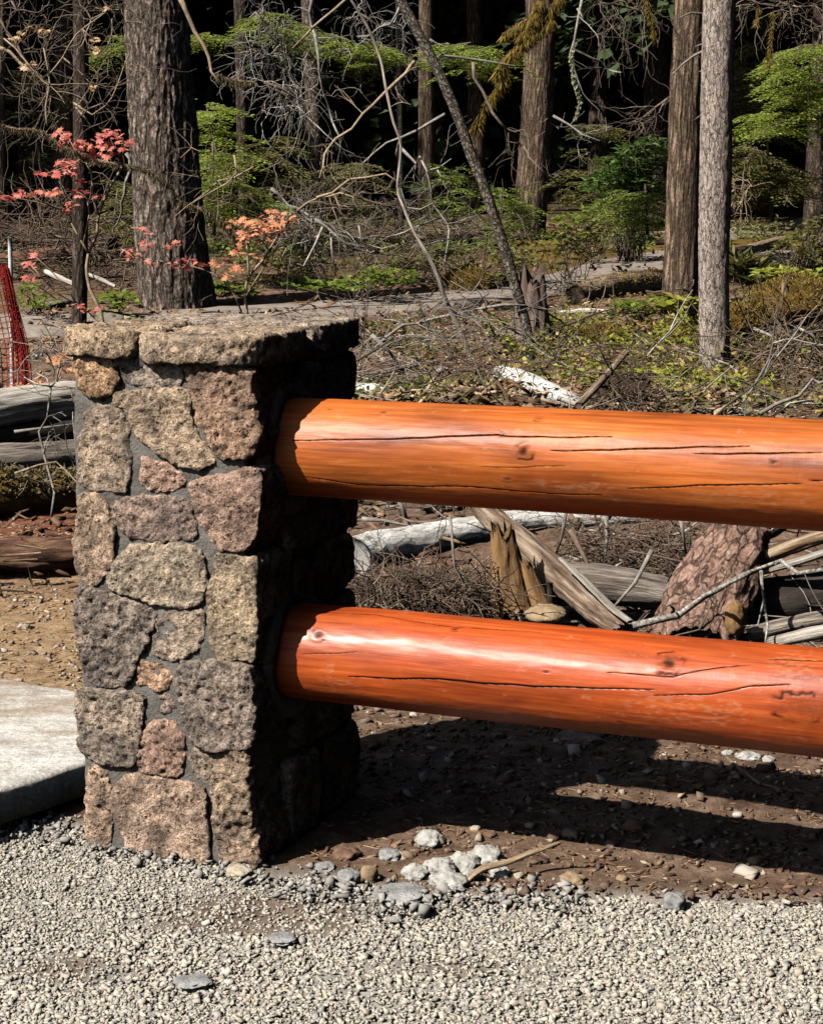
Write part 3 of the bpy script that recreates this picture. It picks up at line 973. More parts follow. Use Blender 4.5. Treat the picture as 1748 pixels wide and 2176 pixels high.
# cap slabs
CAPS = [
    ([(-.486, -.005), (-.455, -.040), (-.292, -.044), (-.275, .05), (-.29, .27), (-.40, .30), (-.485, .25), (-.496, .08)], 1.212, 1.268, (.46, .36, .235)),
    ([(-.278, -.042), (-.12, -.05), (.020, -.035), (.034, .10), (.03, .28), (-.10, .30), (-.262, .27), (-.27, .10)], 1.204, 1.264, (.40, .325, .23)),
    ([(-.485, .27), (-.40, .315), (-.29, .29), (-.24, .33), (-.25, .58), (-.40, .605), (-.48, .58), (-.495, .45)], 1.205, 1.268, GRY),
    ([(-.255, .295), (-.10, .315), (.03, .30), (.036, .45), (.03, .585), (-.1, .60), (-.235, .59), (-.23, .34)], 1.205, 1.268, (.32, .285, .24)),
]
for k, (poly, z0, zt, col) in enumerate(CAPS):
    V, Q = prism_stone(poly, z0 - .006, zt + .006, 'z', .0065, 81. + k, .9, 6)
    stone_part(V, Q, col, 'cap_stone')
V, Q = prism_stone([to_front(x, y, -.03) for x, y in [(302, 700), (345, 695), (352, 722), (345, 733), (306, 730)]], -.034, .012, 'y', .006, 91., 1.2, 5)
stone_part(V, Q, (.46, .37, .26), 'cap_stone')
V, Q = prism_stone([(-.462, -.016), (.008, -.016), (.008, .56), (-.462, .56)], 1.18, 1.252, 'z', .010, 95., .8, 3, 0, 0)
link('cap_mortar', MB().add(V, Q).mesh('cap_mortar', M['mortar']), pillar)

# ================================================================== LOG RAILS
RAILY, RR = .185, .118


def rail(name, zc, mat, label, cracks, knots, wears, seed):
    """peeled, stained log running from the pillar's side out past the right edge of the picture"""
    base = O + SY * RAILY + np.array([0, 0, zc])

    def onlog(px, py):
        d = ray(px, py)
        o = np.array([0, 0, CAMZ]) - base
        dl = np.array([d @ TX, d @ SY, d[2]])
        ol = np.array([o @ TX, o @ SY, o[2]])
        a = dl[1] ** 2 + dl[2] ** 2
        b = 2 * (ol[1] * dl[1] + ol[2] * dl[2])
        c = ol[1] ** 2 + ol[2] ** 2 - (RR + .001) ** 2
        q = b * b - 4 * a * c
        t = (-b - math.sqrt(max(q, 0))) / (2 * a)
        p = ol + dl * t
        return np.array([p[0], math.atan2(p[2], -p[1]) * RR])

    s = np.concatenate([np.linspace(-.16, 1.5, 270), np.linspace(1.53, 4.2, 60)])
    th = np.concatenate([np.linspace(-1.75, 1.95, 260), np.linspace(1.95, 2 * math.pi - 1.75, 42)[1:-1]])
    Sg, Tg = np.meshgrid(s, th, indexing='ij')
    r = RR * (1 + .02 * (Sg - .5)) + 0 * Tg
    q = np.stack([np.cos(Tg) * .12, np.sin(Tg) * .12, Sg], -1).reshape(-1, 3)
    r = r + (.0036 * pn(q * np.array([7, 7, 1.6]) + seed) + .0009 * pn(q * np.array([26, 26, 6]) + seed) + .0004 * pn(q * np.array([70, 70, 22]) + seed)).reshape(r.shape)
    A = Sg.ravel()
    B = (np.where(Tg > math.pi, Tg - 2 * math.pi, Tg) * RR).ravel()
    crack = np.zeros(A.size)
    knot = np.zeros(A.size)
    wear = np.zeros(A.size)
    dr = np.zeros(A.size)
    jit = pn(np.stack([A * 14, B * 0, B * 0 + seed], -1)) * .0022
    for pts, w, dep in cracks:
        P2 = np.array([onlog(*p) for p in pts])
        L = np.linspace(0, 1, len(P2))
        dist = np.full(A.size, 9.)
        fr = np.zeros(A.size)
        for i in range(len(P2) - 1):
            a, b = P2[i], P2[i + 1]
            ab = b - a
            t = np.clip(((A - a[0]) * ab[0] + (B + jit - a[1]) * ab[1]) / (ab @ ab), 0, 1)
            dd = np.hypot(A - a[0] - ab[0] * t, B + jit - a[1] - ab[1] * t)
            m = dd < dist
            dist = np.where(m, dd, dist)
            fr = np.where(m, L[i] + t * (L[i + 1] - L[i]), fr)
        ww = w * .58 * (.35 + .65 * np.sin(np.clip(fr, .03, .97) * math.pi) ** .5)
        g = np.exp(-(dist / ww) ** 2)
        dr -= dep * .45 * g ** 2.5
        crack = np.maximum(crack, sstep(.06, .35, g) * min(1, dep / .004))
    for (kx, ky, kr, asp, dark) in knots:
        c = onlog(kx, ky)
        kr_m = kr / 930.0
        nj = pn(np.stack([A * 60, B * 60, B * 0 + kx], -1)) * .30
        d = np.hypot((A - c[0]) / asp, B - c[1]) / kr_m + nj
        ringm = np.exp(-((d - 1) / .14) ** 2)
        core = np.exp(-(d / .5) ** 2)
        ringm = ringm * sstep(-.25, .35, pn(np.stack([A * 28, B * 28, B * 0 + ky], -1)))
        dr += .0010 * np.exp(-(d / 1.1) ** 4) - .0012 * ringm - .0025 * core * dark
        knot = np.maximum(knot, np.clip(.95 * ringm + dark * core + .22 * (d < 1) * (1 + np.sin(d * 22)) * .5, 0, 1))
    for (kx, ky, wx, wy, amt) in wears:
        c = onlog(kx, ky)
        d = np.hypot((A - c[0]) / (wx / 930.), (B - c[1]) / (wy / 930.))
        nn = fbm(np.stack([A * 60, B * 150, B * 0 + kx], -1), 3)
        wear = np.maximum(wear, .4 * amt * (1 - sstep(.5, 1.1, d)) * sstep(-.05, .22, nn))
    r = r + dr.reshape(r.shape)
    loc = np.stack([Sg, -r * np.cos(Tg), r * np.sin(Tg)], -1)
    n, m = Sg.shape
    i = np.arange(n - 1)[:, None] * m
    j = np.arange(m)[None]
    k = (j + 1) % m
    q4 = np.stack([i + j, i + m + j, i + m + k, i + k], -1).reshape(-1, 4)
    V = loc.reshape(-1, 3)
    gc = np.stack([-r * np.cos(Tg), r * np.sin(Tg), Sg], -1).reshape(-1, 3) + seed
    V = np.concatenate([V, [[s[0], 0, 0], [s[-1], 0, 0]]])
    gc = np.concatenate([gc, [[0, 0, 0], [0, 0, 0]]])
    tr = [[n * m, x, (x + 1) % m] for x in range(m)] + [[n * m + 1, (n - 1) * m + (x + 1) % m, (n - 1) * m + x] for x in range(m)]
    mb = MB().add(V, q4, tr, gc=gc)
    z2_ = np.zeros(2)
    o = link(name, mb.mesh(name, M[mat], gc=True, extra=dict(crack=np.concatenate([crack, z2_]), knot=np.concatenate([knot, z2_]), wear=np.concatenate([wear, z2_]))), loc=tuple(base), label=label, cat='rail')
    o.rotation_euler = (0, 0, RZ)
    o['group'] = 'log rails fixed to the pillar'
    # grout collar round the log where it enters the stones
    a = np.linspace(0, 2 * math.pi, 41)
    c = np.stack([np.full(41, .004), RAILY - (RR + .02) * np.cos(a), zc + (RR + .02) * np.sin(a)], -1)
    link('mortar_collar', tube(MB(), c, .026 + .006 * np.sin(a * 3), 8).mesh('mortar_collar', M['mortar']), pillar)


ua = lambda pts: [(600 + x / 1.5087, 800 + y / 1.5087) for x, y in pts]
ub = lambda pts: [(600 + x / 1.5087, 1250 + y / 1.5087) for x, y in pts]
rail("log_rail", .99, 'rail_a', 'upper orange stained peeled log rail with long drying cracks', [
    (ua([(32, 205), (350, 200), (690, 187), (720, 192), (860, 196), (1060, 193)]), .0030, .006),
    (ua([(860, 238), (1050, 236), (1300, 228), (1500, 222)]), .0028, .006),
    (ua([(1320, 250), (1500, 246), (1732, 243)]), .0028, .006),
    (ua([(70, 320), (250, 350), (600, 355), (850, 378), (1020, 380)]), .0024, .004),
    (ua([(1110, 360), (1400, 347), (1660, 343)]), .0026, .005),
    (ua([(640, 290), (760, 292), (910, 285)]), .0020, .003),
    (ua([(690, 168), (712, 186), (690, 200)]), .0018, .003),
    (ua([(600, 110), (760, 118), (900, 117)]), .0018, .0025),
    (ua([(1690, 332), (1740, 335)]), .0022, .004),
], [(600 + 775 / 1.5087, 800 + 240 / 1.5087, 19, 1.1, 1), (600 + 1575 / 1.5087, 800 + 275 / 1.5087, 8, 1.3, 1), (600 + 720 / 1.5087, 800 + 330 / 1.5087, 7, 1.6, .8), (600 + 150 / 1.5087, 800 + 105 / 1.5087, 4, 1.5, 1), (600 + 820 / 1.5087, 800 + 138 / 1.5087, 8, 1.4, .5), (600 + 325 / 1.5087, 800 + 114 / 1.5087, 3, 1.5, .8)],
     [(600 + 930 / 1.5087, 800 + 352 / 1.5087, 120, 16, .4), (600 + 1500 / 1.5087, 800 + 385 / 1.5087, 160, 22, .3)], 3.)
rail("log_rail", .488, 'rail_b', 'lower glossy red-brown log rail with a big oval knot', [
    (ub([(210, 285), (350, 292), (500, 292), (700, 310), (900, 318), (1190, 325)]), .0036, .007),
    (ub([(1040, 270), (1250, 285), (1350, 262), (1500, 245)]), .0024, .004),
    (ub([(1190, 342), (1380, 340), (1500, 315), (1630, 310)]), .0026, .005),
    (ub([(80, 72), (300, 85), (500, 120), (830, 140)]), .0020, .003),
    (ub([(60, 212), (240, 205)]), .0020, .003),
    (ub([(1560, 228), (1740, 236)]), .0022, .004),
    (ub([(1120, 150), (1260, 158)]), .0018, .003),
], [(600 + 115 / 1.5087, 1250 + 148 / 1.5087, 16, 1.2, 1), (600 + 1240 / 1.5087, 1250 + 240 / 1.5087, 27, 1.2, 1), (600 + 845 / 1.5087, 1250 + 270 / 1.5087, 6, 1.3, 1), (600 + 1655 / 1.5087, 1250 + 385 / 1.5087, 29, 1.9, .25), (600 + 550 / 1.5087, 1250 + 132 / 1.5087, 6, 1.4, .8), (600 + 1090 / 1.5087, 1250 + 430 / 1.5087, 6, 1.4, 1)],
     [(600 + 150 / 1.5087, 1250 + 240 / 1.5087, 17, 9, .85), (600 + 1300 / 1.5087, 1250 + 390 / 1.5087, 160, 40, .5), (600 + 180 / 1.5087, 1250 + 305 / 1.5087, 60, 12, .6), (600 + 1640 / 1.5087, 1250 + 250 / 1.5087, 60, 60, .4)], 8.)

# ================================================================== GRAVEL AND SOIL SURFACE (loose small stuff nobody could count)
n = 76000
x = rng.uniform(-1.2, 1.25, n)
y = rng.uniform(3.4, 4.95, n)
pp = np.stack([x, y, x * 0], -1)
edge = y - gbound(x) + .05 * fbm(pp * 1.3, 4) + .05 * fbm(pp * 9, 3)
keep = (edge < .02) | ((edge < .30) & (rng.uniform(size=n) < .30 * np.exp(-edge / .10)))
pk = np.exp(-((x + .33) / .30) ** 2 - ((y - 4.02) / .16) ** 2)
pk = pk + .85 * np.exp(-((x + .72) / .22) ** 2 - ((y - 3.72) / .10) ** 2) + .8 * np.exp(-((x - .10) / .30) ** 2 - ((y - 3.72) / .09) ** 2)
keep &= rng.uniform(size=n) > .6 * sstep(.25, .75, pk + .3 * fbm(pp * 9, 3))
keep &= rng.uniform(size=n) > .22 * sstep(.05, .35, fbm(pp * 3.1 + 11, 4))
x, y = x[keep], y[keep]
sz = np.clip(rng.lognormal(math.log(.0052), .34, len(x)), .003, .0125)
sz *= np.where((x < -.25) & (y > 3.9), .85, 1.)
z = hgt(x, y) - .010 + sz * rng.uniform(-.45, .35, len(x))
gravel = link('gravel', crushed(MB(), np.stack([x, y, z], -1), sz, .7).mesh('gravel', M['gravel'], False), kind='stuff')

for dx, dy in ((-2.42, -.32), (2.42, -.42), (0, -.92), (-2.42, -1.2), (2.42, -1.3), (0, -1.8)):     # the same spread of gravel continued past the frame
    link('gravel', gravel.data, loc=(dx, dy, 0), kind='stuff')

n = 3600
x = rng.uniform(-2.0, 2.0, n)
y = rng.uniform(4.0, 7.6, n)
keep = (y - gbound(x) > 0) & ~((x > -.95) & (x < -.05) & (y < 5.1))
x, y = x[keep], y[keep]
sz = np.clip(rng.lognormal(math.log(.0075), .5, len(x)), .003, .03)
link('soil_pebbles', crushed(MB(), np.stack([x, y, hgt(x, y) + sz * .2], -1), sz, .7).mesh('soil_pebbles', M['pebble'], False), kind='stuff')

n = 1000
t = rng.uniform(0, 1, n)
ex = -1.1 + t * 1.5
ey = gbound(ex) - .02 + rng.normal(0, .055, n) - .05 * (ex > -.35) * (ex < .0)
sz = np.clip(rng.lognormal(math.log(.006), .45, n), .003, .016)
link('mortar_crumbs', crushed(MB(), np.stack([ex, ey, hgt(ex, ey) + sz * .3], -1), sz, .8).mesh('mortar_crumbs', M['crumb'], False), kind='stuff')


def litter(name, n, box, mat, lr, wr, tr, dens=None, tilt=.25, lift=.0):
    x = rng.uniform(box[0], box[1], n)
    y = rng.uniform(box[2], box[3], n)
    k = (y - gbound(x) > .02)
    if dens is not None:
        k &= rng.uniform(size=n) < dens(x, y)
    x, y = x[k], y[k]
    m = len(x)
    pos = np.stack([x, y, hgt(x, y) + lift * rng.uniform(0, 1, m)], -1)
    mb = chips(MB(), pos, rng.uniform(*lr, m), rng.uniform(*wr, m), rng.uniform(*tr, m), tilt)
    link(name, mb.mesh(name, M[mat], False), kind='stuff')


fb = lambda x, y: fbm(np.stack([x, y, x * 0], -1) * 1.5, 3)
litter('wood_chips', 4200, (-2.1, -.85, 5.2, 8.6), 'chip', (.008, .038), (.004, .013), (.002, .006), lambda x, y: .5 + .6 * fb(x, y))
litter('wood_chips', 5200, (-.25, 2.4, 4.0, 7.6), 'chipdark', (.006, .034), (.004, .013), (.002, .007))
litter('dry_needles', 5200, (-.25, 2.2, 4.0, 7.2), 'chip', (.016, .05), (.0012, .003), (.001, .002), None, .15)
litter('dry_needles', 2500, (-2.0, -.85, 4.9, 8.0), 'chip', (.016, .06), (.0012, .003), (.001, .002), None, .15)
litter('wood_chips', 3800, (-2.9, 3.4, 7.2, 13.6), 'chipdark', (.02, .11), (.01, .035), (.004, .016), lambda x, y: np.clip(.65 + fb(x, y), 0, 1), .35, .05)
litter('wood_chips', 1500, (-.3, 2.2, 9.8, 15), 'chip', (.03, .16), (.015, .05), (.006, .02), lambda x, y: np.clip(.55 + 1.2 * fb(x, y), 0, 1), .4, .08)
litter('dry_leaves', 1500, (.3, 4.6, 12, 20), 'leaflit', (.04, .10), (.03, .06), (.002, .004), lambda x, y: np.clip(.4 + 1.2 * fb(x, y), 0, 1), .5, .06)
litter('forest_litter', 4200, (-8, 8, 14, 34), 'chipdark', (.04, .16), (.02, .06), (.004, .02), lambda x, y: np.clip(.55 + fb(x, y), 0, 1), .4, .05)

litter('forest_litter', 3400, (-4.5, 2.5, 12, 22), 'chip', (.03, .13), (.012, .04), (.004, .014), lambda x, y: np.clip(.45 + 1.3 * fb(x + 3, y), 0, 1), .4, .06)
litter('dry_leaves', 1300, (-4, 1.2, 12, 22), 'leaflit', (.04, .09), (.03, .06), (.002, .004), lambda x, y: np.clip(.3 + 1.2 * fb(x, y + 4), 0, 1), .5, .06)
litter('forest_litter', 2600, (-3.5, 4.5, 12, 21), 'crumb', (.02, .05), (.015, .035), (.01, .03), lambda x, y: np.clip(.1 + 1.3 * fb(x + 9, y), 0, 1), .4, .02)

n = 4200
x = rng.uniform(-.25, 1.8, n)
y = 3.95 + 3.2 * rng.uniform(0, 1, n) ** 1.3
k = (y - gbound(x) > .0) & ~((x < -.05) & (y < 5.0))
x, y = x[k], y[k]
sz = np.clip(rng.lognormal(math.log(.006), .5, len(x)), .003, .022)
link('soil_clods', crushed(MB(), np.stack([x, y, hgt(x, y) + sz * .25], -1), sz, .8).mesh('soil_clods', M['clod'], False), kind='stuff')

# ================================================================== TREES
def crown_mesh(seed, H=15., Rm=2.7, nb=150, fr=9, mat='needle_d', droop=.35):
    """conifer crown: drooping limbs in loose whorls carrying flat sprays of needles; base at z=0"""
    r = np.random.default_rng(seed)
    mb = MB()
    C0, AX, NR, LN, WD = [], [], [], [], []
    tw = MB()
    for b in range(nb):
        z = H * (r.uniform(0, 1) ** 1.25)
        L = Rm * (1 - z / H) ** .75 * r.uniform(.55, 1.15) + .25
        a = r.uniform(0, 2 * math.pi)
        d = np.array([math.cos(a), math.sin(a), 0])
        t = np.linspace(.12, 1, fr)
        p = d * (L * t)[:, None]
        p[:, 2] = z - droop * L * t ** 2 + .12 * L * np.sin(t * 3)
        tube(tw, np.concatenate([[[0, 0, z]], p[::3]]), np.linspace(.03, .006, 1 + len(p[::3])), 3, cap=False)
        for sgn in (-1, 1):
            for k in range(2):
                sd = np.array([-d[1], d[0], 0]) * sgn
                ax = d * .75 + sd * (1. + .2 * r.normal()) + np.array([0, 0, -.25 - .2 * r.uniform()])
                C0.append(p + r.normal(0, .04, p.shape))
                AX.append(np.repeat(ax[None], fr, 0) + r.normal(0, .18, p.shape))
                NR.append(np.repeat([[0, 0, 1.]], fr, 0) + r.normal(0, .25, p.shape))
                w = L * .42 * (1.15 - t) * r.uniform(.6, 1.1, fr) + .10
                LN.append(w)
                WD.append(.09 + w * .20)
    leaves(mb, np.concatenate(C0), np.concatenate(AX), np.concatenate(NR), np.concatenate(LN), np.concatenate(WD), .05)
    return mb.mesh('crown', M[mat], False), tw.mesh('limb', M['bark_dark'], False)


CROWNS = [crown_mesh(100 + k, 15 + 2 * k, 2.6 + .35 * k, 170) for k in range(3)]


def add_crown(tree, z, k, s=1.0, rz=0.):
    for nm, me in zip(('crown', 'limbs'), CROWNS[k % 3]):
        o = link(nm, me, tree, loc=(0, 0, z))
        o.scale = (s, s, s)
        o.rotation_euler = (0, 0, rz)


def trunk_tree(name, base, px, mat, label, H=22., disp=(), nth=48, seed=0., flare=.25, crown=None, group=None, seg=.05, Y=None, cat='tree', trunk='trunk'):
    """px: (px, py, width px) upwards; trunk is continued with a steady taper above the picture"""
    b = G(*base)
    Y = b[1]
    sc = Y / FPX
    pts, rad = [b - [0, 0, .25]], [px[0][2] * sc / 2 * (1 + flare)]
    for x, y, w in px:
        pts.append(P(x, y, Y))
        rad.append(w * sc / 2)
    pts[1] = np.array([pts[1][0], Y, max(pts[1][2], b[2] + .02)])
    dirv = pts[-1] - pts[-2]
    dirv = dirv / max(dirv[2], .05)
    zt = pts[-1][2]
    t = thing(name, b, label, cat, group)
    lo = MB()
    log(lo, pts + [pts[-1] + dirv * .5], rad + [rad[-1] * .97], nth, seg, disp=disp, seed=seed, hollow=.02)
    part(trunk, lo, M[mat], t, gc=True)
    if H > zt + 2:
        p1 = pts[-1] + dirv * .45
        up = MB()
        top = p1 + dirv * (H - zt) * np.array([.5, .5, 1])
        log(up, [p1, (p1 + top) / 2, top], [rad[-1] * .97, rad[-1] * .6, .03], 12, .8, seed=seed, hollow=.02)
        part('upper_trunk', up, M[mat], t, gc=True)
    if crown:
        z0, k, s = crown
        add_crown(t, z0, k, s, seed)
    return t


deep = [(.030, 9, 2.0, 'r'), (.012, 26, 7, 'f')]
scaly = [(.007, 26, 9, 'f'), (.004, 60, 24, 'p')]
fur = [(.018, 13, 1.6, 'r'), (.006, 40, 10, 'f')]
TREES = {}
TREES['big'] = trunk_tree('conifer_tree', (378, 655), [(378, 652, 152), (366, 540, 140), (357, 430, 134), (347, 280, 132), (330, 0, 116)], 'bark', 'thick furrowed conifer trunk rising behind the pillar cap', 26, [(.034, 12, 2.2, 'r'), (.016, 34, 9, 'r'), (.02, 5, 2, 'f')], 170, 3., .12, (13, 2, 1.0), seg=.028)
TREES['slim'] = trunk_tree('conifer_tree', (1518, 778), [(1518, 772, 64), (1516, 560, 64), (1519, 400, 67), (1523, 190, 67), (1528, 0, 67)], 'bark_pale', 'slim pale scaly trunk in full sun, nearest on the right side', 19, scaly, 64, 5., .22, (10, 0, .7), seg=.03)
TREES['twin'] = trunk_tree('conifer_tree', (1452, 632), [(1448, 622, 74), (1450, 500, 70), (1455, 330, 68), (1458, 190, 66), (1468, 0, 60)], 'bark_brown', 'brown streaked trunk standing just behind the slim pale trunk', 24, fur, 64, 9., .2, (12, 1, .9), seg=.05)
TREES['mid'] = trunk_tree('conifer_tree', (1122, 508), [(1121, 500, 72), (1128, 420, 68), (1137, 300, 63), (1146, 120, 62), (1150, 0, 62)], 'bark_brown', 'tan trunk with dark foot behind the jagged stump', 27, [(.022, 11, 1.5, 'r'), (.01, 30, 8, 'f')], 56, 14., .3, (10.5, 2, 1.1), seg=.08)
TREES['pair_a'] = trunk_tree('conifer_tree', (905, 462), [(905, 455, 37), (906, 300, 35), (906, 0, 31)], 'bark_brown', 'straight tan trunk left of the leaning lichen covered sapling', 27, [(.014, 11, 1.5, 'f')], 32, 17., .25, (10.5, 0, 1.1), seg=.15)
TREES['pair_b'] = trunk_tree('conifer_tree', (1012, 436), [(1013, 430, 38), (1012, 260, 36), (1008, 0, 33)], 'bark_brown', 'straight tan trunk crossed by the leaning lichen covered sapling', 28, [(.014, 11, 1.5, 'f')], 32, 20., .2, (11, 1, 1.1), seg=.15)
TREES['red'] = trunk_tree('conifer_tree', (676, 436), [(676, 428, 36), (668, 280, 35), (655, 0, 30)], 'bark', 'dim reddish trunk behind the drooping dead twigs', 26, [(.02, 10, 1.5, 'f')], 32, 23., .2, (10, 2, 1.05), seg=.15)
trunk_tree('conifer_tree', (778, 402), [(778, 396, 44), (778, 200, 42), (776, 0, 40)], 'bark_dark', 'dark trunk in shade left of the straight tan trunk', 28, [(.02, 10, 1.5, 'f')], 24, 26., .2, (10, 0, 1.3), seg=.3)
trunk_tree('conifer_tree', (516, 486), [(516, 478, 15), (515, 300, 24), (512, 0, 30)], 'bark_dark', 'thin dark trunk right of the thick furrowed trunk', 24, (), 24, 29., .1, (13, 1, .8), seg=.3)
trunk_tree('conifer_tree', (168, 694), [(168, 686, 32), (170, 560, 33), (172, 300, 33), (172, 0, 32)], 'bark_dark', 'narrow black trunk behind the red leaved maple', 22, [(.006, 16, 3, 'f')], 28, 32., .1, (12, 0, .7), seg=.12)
trunk_tree('conifer_tree', (134, 470), [(134, 462, 38), (135, 250, 38), (136, 0, 38)], 'bark_brown', 'shaded grey brown trunk left of the narrow black trunk', 26, [(.014, 11, 1.5, 'f')], 28, 35., .1, None, seg=.2)
trunk_tree('conifer_tree', (2, 560), [(2, 552, 20), (2, 300, 20), (3, 0, 20)], 'bark_brown', 'thin trunk cut off by the left picture edge', 24, (), 24, 38., .1, None, seg=.3)
trunk_tree('conifer_tree', (848, 528), [(851, 520, 13), (850, 300, 13), (847, 100, 11)], 'lichen_bark', 'thin mossy pole trunk left of the straight tan trunk', 14, [(.006, 20, 6, 'f')], 20, 41., .1, None, seg=.12)

# the deep wood: trunks standing in shade (and more of the same stand to the left, whose crowns shade the floor)
rr = random.Random(5)
protos = []
for k in range(3):
    mb = MB()
    log(mb, [(0, 0, -.3), (.05, 0, 6), (0, .1, 14), (.1, 0, 26)], [.34, .27, .20, .03], 14, 1.2, disp=[(.02, 9, 1.2, 'f')], seed=50 + k)
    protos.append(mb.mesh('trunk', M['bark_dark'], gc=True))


def forest_tree(x, y, k, s, z0, label, group, cs=1.1):
    z = float(hgt(np.array([x]), np.array([y]))[0])
    t = thing('conifer_tree', (x, y, z), label, 'tree', group)
    o = link('trunk', protos[k % 3], t)
    o.scale = (s, s, 1)
    o.rotation_euler = (0, 0, x * 7)
    add_crown(t, z0, k, cs, y)


# points the photograph shows in sun: nothing in the stand may block the way from there to the sun
SUNLIT = [(*P(a, b, y_),) for a, b, y_ in [(1135, 300, 37), (1140, 120, 37), (905, 200, 46), (905, 380, 46), (1012, 400, 46), (1128, 390, 37), (660, 300, 40), (900, 500, 30), (1180, 530, 30), (1000, 560, 27), (640, 560, 25), (1012, 250, 56), (1012, 60, 56), (1012, 380, 56), (665, 300, 57), (660, 120, 57), (905, 100, 49), (905, 300, 49), (1330, 370, 31), (1360, 430, 28), (700, 90, 21), (1000, 110, 24), (1700, 200, 21), (480, 400, 25), (1455, 250, 24), (740, 600, 24), (350, 250, 22.6), (1250, 580, 26), (560, 480, 17), (1620, 370, 22)]]


def shades(x, y, z0, H, rad):
    for X, Y_, Z in SUNLIT:
        d = np.arange(0, 26, .5)
        px_, py_, pz = X - math.cos(SUN_AZ) * d, Y_ - math.sin(SUN_AZ) * d, Z + d * math.tan(SUN_EL)
        m = (pz > z0 - 1) & (pz < z0 + H)
        r_ = rad * (1 - np.clip((pz - z0) / H, 0, 1)) ** .75 + .3
        if np.any(m & (np.hypot(px_ - x, py_ - y) < r_)):
            return True
    return False


placed = []
for q in range(6000):
    if len(placed) >= 80:
        break
    y = rr.uniform(33, 66)
    x = rr.uniform(-.40, .36) * (y + 4)
    if any((x - a) ** 2 + (y - b) ** 2 < 3.6 for a, b in placed):
        continue
    u = x / y * FPX + CX
    if y < 46 and (860 < u < 1240 or 1260 < u < 1420 or 1560 < u < 1700):
        continue
    if shades(x, y, 5., 18, 4.9):
        continue
    placed.append((x, y))
    forest_tree(x, y, len(placed), rr.uniform(.55, 1.25), rr.uniform(4.5, 8.5), 'dark conifer trunk in deep shade far back in the forest', 'dark trunks deep in the forest', rr.uniform(1.0, 1.35))
for q, (x, y) in enumerate([(-8.5, 23.5), (-11.5, 25), (-14, 22.5), (-9.8, 28), (-12.5, 29.5), (-16.5, 26), (-7.6, 31), (-15, 31.5), (-18, 30), (-6.2, 27.8), (8.2, 27), (10.5, 24), (9.6, 31), (7.4, 34), (12.5, 28)]):  # unseen trees, added so their crowns shade the forest
    if shades(x, y, 7, 18, 4.2):
        continue
    forest_tree(x, y, q, rr.uniform(.8, 1.3), rr.uniform(6, 8), 'unseen conifer added at the forest edge to shade the forest floor', 'unseen conifers added to shade the forest', 1.2)
for q, (x, y) in enumerate([(6.4, 4.4), (8.0, 8.6), (9.0, 13), (10.5, 17), (6.0, 1.2), (6.3, -2.6), (9.2, 3), (10.4, 6.5), (9.4, -.8), (5.0, -6.5), (9.0, -6), (12, 8), (12.5, 18), (1.8, -8.5), (6, -11), (12.5, 3), (12.6, -3), (1.5, -14), (-2.2, -17), (11, 22)]):  # unseen trees, added to screen off sky light and deepen the shadows
    forest_tree(x, y, q, rr.uniform(.9, 1.4), rr.uniform(.8, 2.), 'unseen conifer added across the clearing to block sky light', 'unseen conifers added to block sky light', 1.35)

# the far wood, one mass
n = 52000
y = rng.uniform(61, 76, n)
x = rng.uniform(-.52, .48, n) * y
z = hgt(x, y) + 17 * rng.uniform(0, 1, n) ** 1.1
mb = MB()
d = rnd_dirs(n, -.6, .2)
leaves(mb, np.stack([x, y, z], -1), d, rnd_dirs(n, .3, 1), rng.uniform(.35, .75, n), rng.uniform(.2, .38, n), .1)
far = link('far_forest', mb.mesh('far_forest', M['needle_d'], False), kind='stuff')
for dx, dy, dz in ((3.3, 4.5, 1.5), (-4.1, 8.0, 2.5), (1.2, 2.2, .6)):
    link('far_forest', far.data, loc=(dx, dy, dz), kind='stuff')


# ------------------------------------------------------------------ leaning poles, saplings and dead branches
def pole(name, px, Y, mat, label, cat, widths, disp=(), nth=12, seg=.08, seed=0., dY=None, base=True, group=None):
    """a stem through pixel positions at distance Y; widths in photograph pixels"""
    n = len(px)
    Ys = Y + (np.zeros(n) if dY is None else np.interp(np.arange(n), np.linspace(0, n - 1, len(dY)), dY))
    pts = [P(x, y, yy_) for (x, y), yy_ in zip(px, Ys)]
    w = np.interp(np.arange(n), np.linspace(0, n - 1, len(widths)), widths) * Ys / FPX / 2
    mb = MB()
    log(mb, pts, list(w), nth, seg, disp=disp, seed=seed, hollow=.05)
    return solo(name, mb, M[mat], label, cat, group, gc=True, loc=pts[0])


zr = lambda pts, ox=500, oy=0, k=2.474: [(ox + x / k, oy + y / k) for x, y in pts]
pole('leaning_sapling', [(1125, 768)] + zr([(1530, 1732), (1450, 1430), (1380, 1200), (1300, 960), (1230, 790), (1180, 640), (1110, 470), (1040, 320), (950, 150), (870, 0), (830, -90)]), G(1125, 762)[1], 'lichen_bark', 'leaning thin trunk spotted with pale lichen, foot beside the jagged stump', 'tree', [23, 22, 22, 21, 22], [(.006, 30, 14, 'f'), (.004, 70, 40, 'p')], 20, .04, 2.)
pole('dead_sapling', [(1003, 772)] + zr([(1180, 1732), (1110, 1590), (1040, 1400), (940, 1220), (880, 1080), (850, 980), (870, 770), (830, 640), (790, 460), (760, 300), (690, 130), (610, 0), (590, -60)]), G(1003, 768)[1], 'gray_wood', 'slender pale dead sapling leaning left in front of the forest', 'tree', [13, 11, 7, 5, 5, 6, 6, 5], (), 9, .1, 6., dY=[0, 0, .8, 1.4, 1.4])


